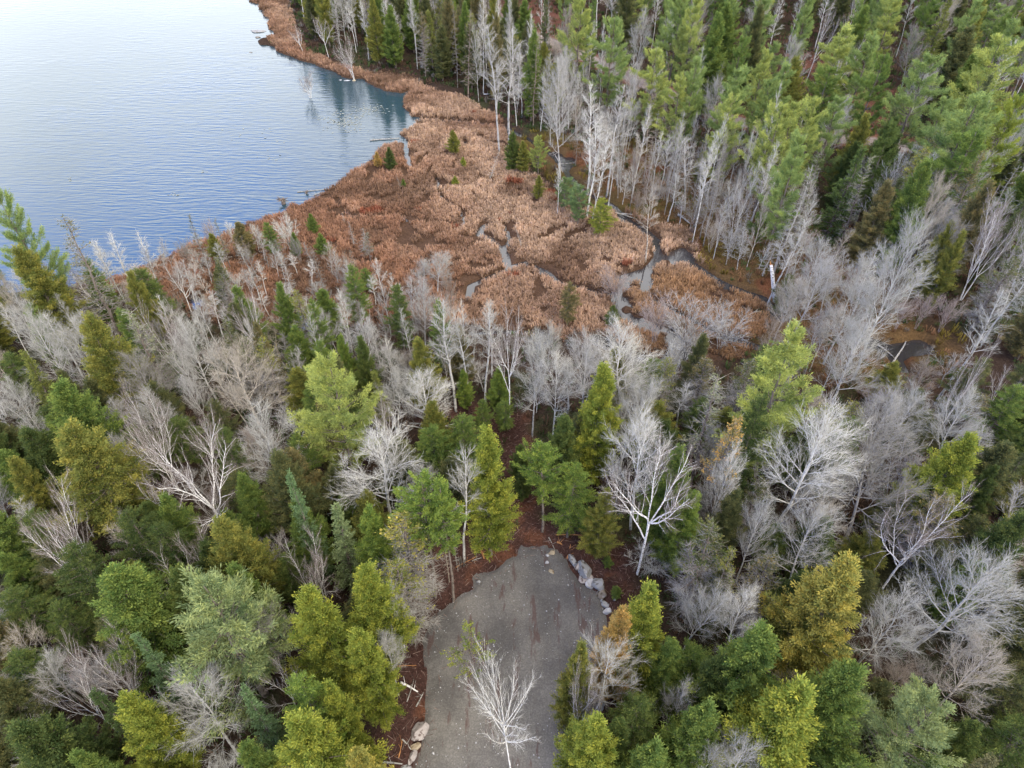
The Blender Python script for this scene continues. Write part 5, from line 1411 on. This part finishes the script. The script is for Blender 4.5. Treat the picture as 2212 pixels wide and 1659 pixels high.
# stones scattered in the far red-brown openings
gp = Geo()
for c in CLEAR[:2]:
    x0, y0 = c.min(0); x1, y1 = c.max(0)
    for i in range(170):
        px, py = r.uniform(x0, x1), r.uniform(y0, y1)
        if not inside(np.array([px]), np.array([py]), c)[0]: continue
        s_ = 0.06 + 0.16 * r.rand() ** 2
        gp.add(oct_ * (s_, s_ * .8, s_ * .6) + (px, py, float(ground_z(np.array([px]), np.array([py]))[0]) + .03), of)
link('rubble', gp.mesh('rubble', ROCKM['pink']), kind='stuff', label='pale rubble in the red-brown forest opening', cat='rubble')

# ------------------------------------------------------------------ fallen logs
M['orange_wood'] = bark_mat('fresh_split_wood', (0.26, 0.12, 0.05), (0.42, 0.21, 0.09), 5.0, 1.0)
def log(u0, v0, u1, v1, r_, mat, label, group='fallen logs', z0=None, z1=None, stub=True):
    p0 = ground(u0, v0); p1 = ground(u1, v1)
    zg = lambda p: max(float(ground_z(np.array([p[0]]), np.array([p[1]]))[0]), 0.0)
    P0 = np.array([*p0, zg(p0) + (r_ if z0 is None else z0)]); P1 = np.array([*p1, zg(p1) + (r_ if z1 is None else z1)])
    ln = np.linalg.norm(P1 - P0); n = max(4, int(ln / .5))
    t_ = np.linspace(0, 1, n + 1)
    pts_ = P0 * (1 - t_)[:, None] + P1 * t_[:, None] + np.column_stack([np.sin(t_ * 3.1) * ln * .02, np.sin(t_ * 5) * ln * .01, np.sin(t_ * 3.1) * .02])
    pts_ -= P0
    g_ = Geo(); g_.tube(pts_, r_ * (1 - 0.5 * t_) * (1 + .08 * rs.rand(n + 1)), 8)
    o = link('fallen_log', g_.mesh('log', M[mat], True), label=label, cat='log', group=group)
    o.location = P0
    if stub:
        for q in range(3):
            k = rs.randint(1, n); d = np.array([rs.normal(), rs.normal(), abs(rs.normal()) + .3]); d /= np.linalg.norm(d)
            h_ = Geo(); h_.tube(np.array([pts_[k], pts_[k] + d * .25, pts_[k] + d * .55 + [0, 0, .05]]), [r_ * .3, r_ * .22, .008], 5)
            link('branch_stub', h_.mesh('stub', M[mat], True), parent=o)
    return o
LG = [(885,922,1005,932,.07,'dead_wood','long pale log lying across the ground above the clearing'),(905,905,960,945,.09,'dead_wood','grey log crossing another above the clearing'),
 (930,935,1000,918,.06,'birch_bark','white birch log above the clearing'),(870,925,925,935,.05,'birch_bark','short white log left of the crossing logs'),
 (866,1478,904,1498,.08,'birch_bark','white birch log beside the gravel\'s lower left'),(900,1530,915,1495,.05,'dead_wood','grey stick leaning at the lower left gravel edge'),
 (870,1600,888,1620,.05,'dead_wood','dark stick left of the tan pointed boulder'),(820,1650,870,1652,.07,'dead_wood','grey log at the bottom edge left of the boulders'),
 (862,1640,870,1600,.04,'orange_wood','thin brown pole left of the boulders'),(1035,1168,1080,1172,.04,'orange_wood','straight tan pole at the top left of the gravel'),
 (1040,1195,1046,1211,.09,'orange_wood','orange split log by the top left gravel edge'),(1203,1175,1214,1180,.08,'orange_wood','orange stub log at the top of the gravel'),
 (1225,1206,1232,1180,.06,'orange_wood','orange leaning stake left of the boulder row'),(1200,1160,1290,1162,.04,'orange_wood','long tan pole lying behind the boulder row'),
 (1020,1215,1040,1208,.04,'dead_wood','thin grey pole among the trunks left of the gravel'),(985,1230,1030,1205,.04,'orange_wood','thin brown pole among the trunks left of the gravel'),
 (975,1128,1000,1112,.07,'dead_wood','grey leaning log behind the tall-trunked hemlocks'),(1185,1165,1200,1190,.04,'dead_wood','dark twiggy stick by the tan stone'),
 (880,1520,895,1470,.035,'dead_wood','thin grey stick in the mulch left of the gravel'),(850,1445,900,1440,.03,'orange_wood','thin tan stick in the mulch left of the gravel'),
 (1326,452,1375,470,.10,'dead_wood','dark log lying across the black channel'),(1345,455,1368,462,.10,'dead_wood','dead log beside the one across the black channel'),
 (1465,465,1490,482,.14,'dead_wood','thick grey log in the flooded dead wood'),(1540,690,1600,700,.06,'dead_wood','tan log at the brown sedge\'s edge'),
 (1900,738,1935,765,.09,'dead_wood','black log fallen into the dark swamp pool'),(1925,790,1960,730,.10,'dead_wood','grey trunk leaning by the dark swamp pool'),
 (640,408,700,402,.06,'dead_wood','thin pale driftwood on the lake side of the marsh'),(676,415,692,409,.06,'dead_wood','grey driftwood log touching the sedge edge'),
 (1045,205,1080,207,.07,'birch_bark','white log lying on the upper shore sedge'),(1205,348,1245,350,.05,'dead_wood','thin grey log over the dark water behind the marsh'),
 (1200,330,1215,372,.06,'dead_wood','grey leaning log by the dark water behind the marsh'),(798,297,862,292,.09,'dead_wood','long low driftwood bar off the stream mouth'),
 (1900,300,1916,282,.10,'dead_wood','dark pole across the red-brown opening'),(2080,800,2130,802,.05,'birch_bark','thin white log below the dark pool')]
for a_ in LG: log(*a_)
# the broken white trunk standing in the swamp
e = bpy.data.objects.new('broken_birch', None); COL.objects.link(e)
bx, by = ground(1676, 648); e.location = (bx, by, 0.3)
e['label'] = 'thick broken white birch trunk leaning in the swamp'; e['category'] = 'birch'
g_ = Geo(); tt = np.linspace(0, 1, 8); g_.tube(np.column_stack([-1.5 * tt, 0.6 * tt + .12 * np.sin(tt * 6), 4.6 * tt]), .25 - .08 * tt, 9)
link('trunk', g_.mesh('broken_trunk', M['birch_bark'], True), parent=e)
g_ = Geo()
g_.cones(np.array([[-1.5, .6, 4.5], [-1.42, .55, 4.4], [-1.58, .66, 4.5]]), np.array([[-1.7, .7, 5.2], [-1.35, .5, 4.9], [-1.62, .8, 4.95]]), np.array([.1, .07, .06]))
link('splintered_top', g_.mesh('splinters', M['orange_wood']), parent=e)
# dark stumps along the lake edge
for i, (u, v, s_, lab) in enumerate([(612,440,1.0,'dark root stump standing in the lake by the sedge'), (575,478,.8,'dark stump at the lower lake edge of the marsh'), (352,556,.6,'thin dark stump at the lake\'s lower shore'),
        (880,212,.7,'brown root stump by the upper shore inlet'), (661,418,.5,'small dark stump by the driftwood')]):
    g_ = Geo(); rr_ = np.random.RandomState(i)
    tt = np.linspace(0, 1, 5); g_.tube(np.column_stack([.1 * tt, .05 * tt, 1.1 * s_ * tt - .3]), (.35 - .15 * tt) * s_, 9)
    for k in range(9):
        an = rr_.rand() * 6.28; d = np.array([math.cos(an), math.sin(an), rr_.uniform(-.2, .9)])
        g_.tube(np.array([[.05, .03, .5 * s_], d * .4 * s_ + [0, 0, .4 * s_], d * .8 * s_ + [0, 0, .3 * s_]]), [.12 * s_, .08 * s_, .02], 5)
    o = link('stump', g_.mesh('stump', M['conifer_bark'], True), label=lab, cat='stump'); x_, y_ = ground(u, v, 0); o.location = (x_, y_, 0.0)
# sticks and slash on the mulch ring
M['slash'] = bark_mat('slash_wood', (0.10, 0.06, 0.05), (0.27, 0.19, 0.16), 2.0)
a, b = jgrid(-24, 24, 12, 80, 0.42, 77)
k = (sdist(a, b, MULCH) < 0.3) & ((sdist(a, b, PAD) > -0.15) | ((sdist(a, b, PAD) > -1.2) & (r.rand(len(a)) < .3))); a, b = a[k], b[k]
an = r.rand(len(a)) * 6.28; ln = 0.25 + 0.9 * r.rand(len(a)) ** 2; zz = np.where(sdist(a, b, PAD) < 0.2, np.interp(sdist(a, b, PAD), [-.7, .25], [0.61, 0.40]), ground_z(a, b) + .03)
p0 = np.column_stack([a, b, zz]); p1 = p0 + np.column_stack([np.cos(an) * ln, np.sin(an) * ln, .12 * r.rand(len(a))])
g_ = Geo(); g_.cones(p0, p1, 0.012 + .014 * r.rand(len(a)))
link('slash', g_.mesh('slash', M['slash']), kind='stuff', label='broken sticks and bark littering the ground round the gravel', cat='sticks')
# pale scum drifting on the lake
g_ = Geo()
for (u, v, su, sv, n) in ((745,262,46,24,260),(800,238,44,12,90),(590,340,30,6,14),(150,388,6,4,8),(380,420,14,4,10),(440,370,10,4,8),(560,290,60,20,16)):
    for i in range(n):
        x_, y_ = ground(u + r.normal() * su * .5, v + r.normal() * sv * .5, 0); s_ = .06 + .12 * r.rand()
        if inside(np.array([x_]), np.array([y_]), LAKE)[0]:
            m_ = 7; an = np.arange(m_) * 6.283 / m_
            V = np.column_stack([x_ + np.cos(an) * s_ * (0.7 + .6 * r.rand(m_)), y_ + np.sin(an) * s_ * .7, np.full(m_, .03)])
            g_.add(V, [(0, q, q + 1) for q in range(1, m_ - 1)])
link('lily_pads', g_.mesh('lily_pads', rock_mat('pale_floating_leaves', (0.22, 0.23, 0.19), (0.30, 0.31, 0.27), (0.36, 0.36, 0.32))), kind='stuff', label='pale floating leaves drifting near the stream mouth', cat='floating leaves')
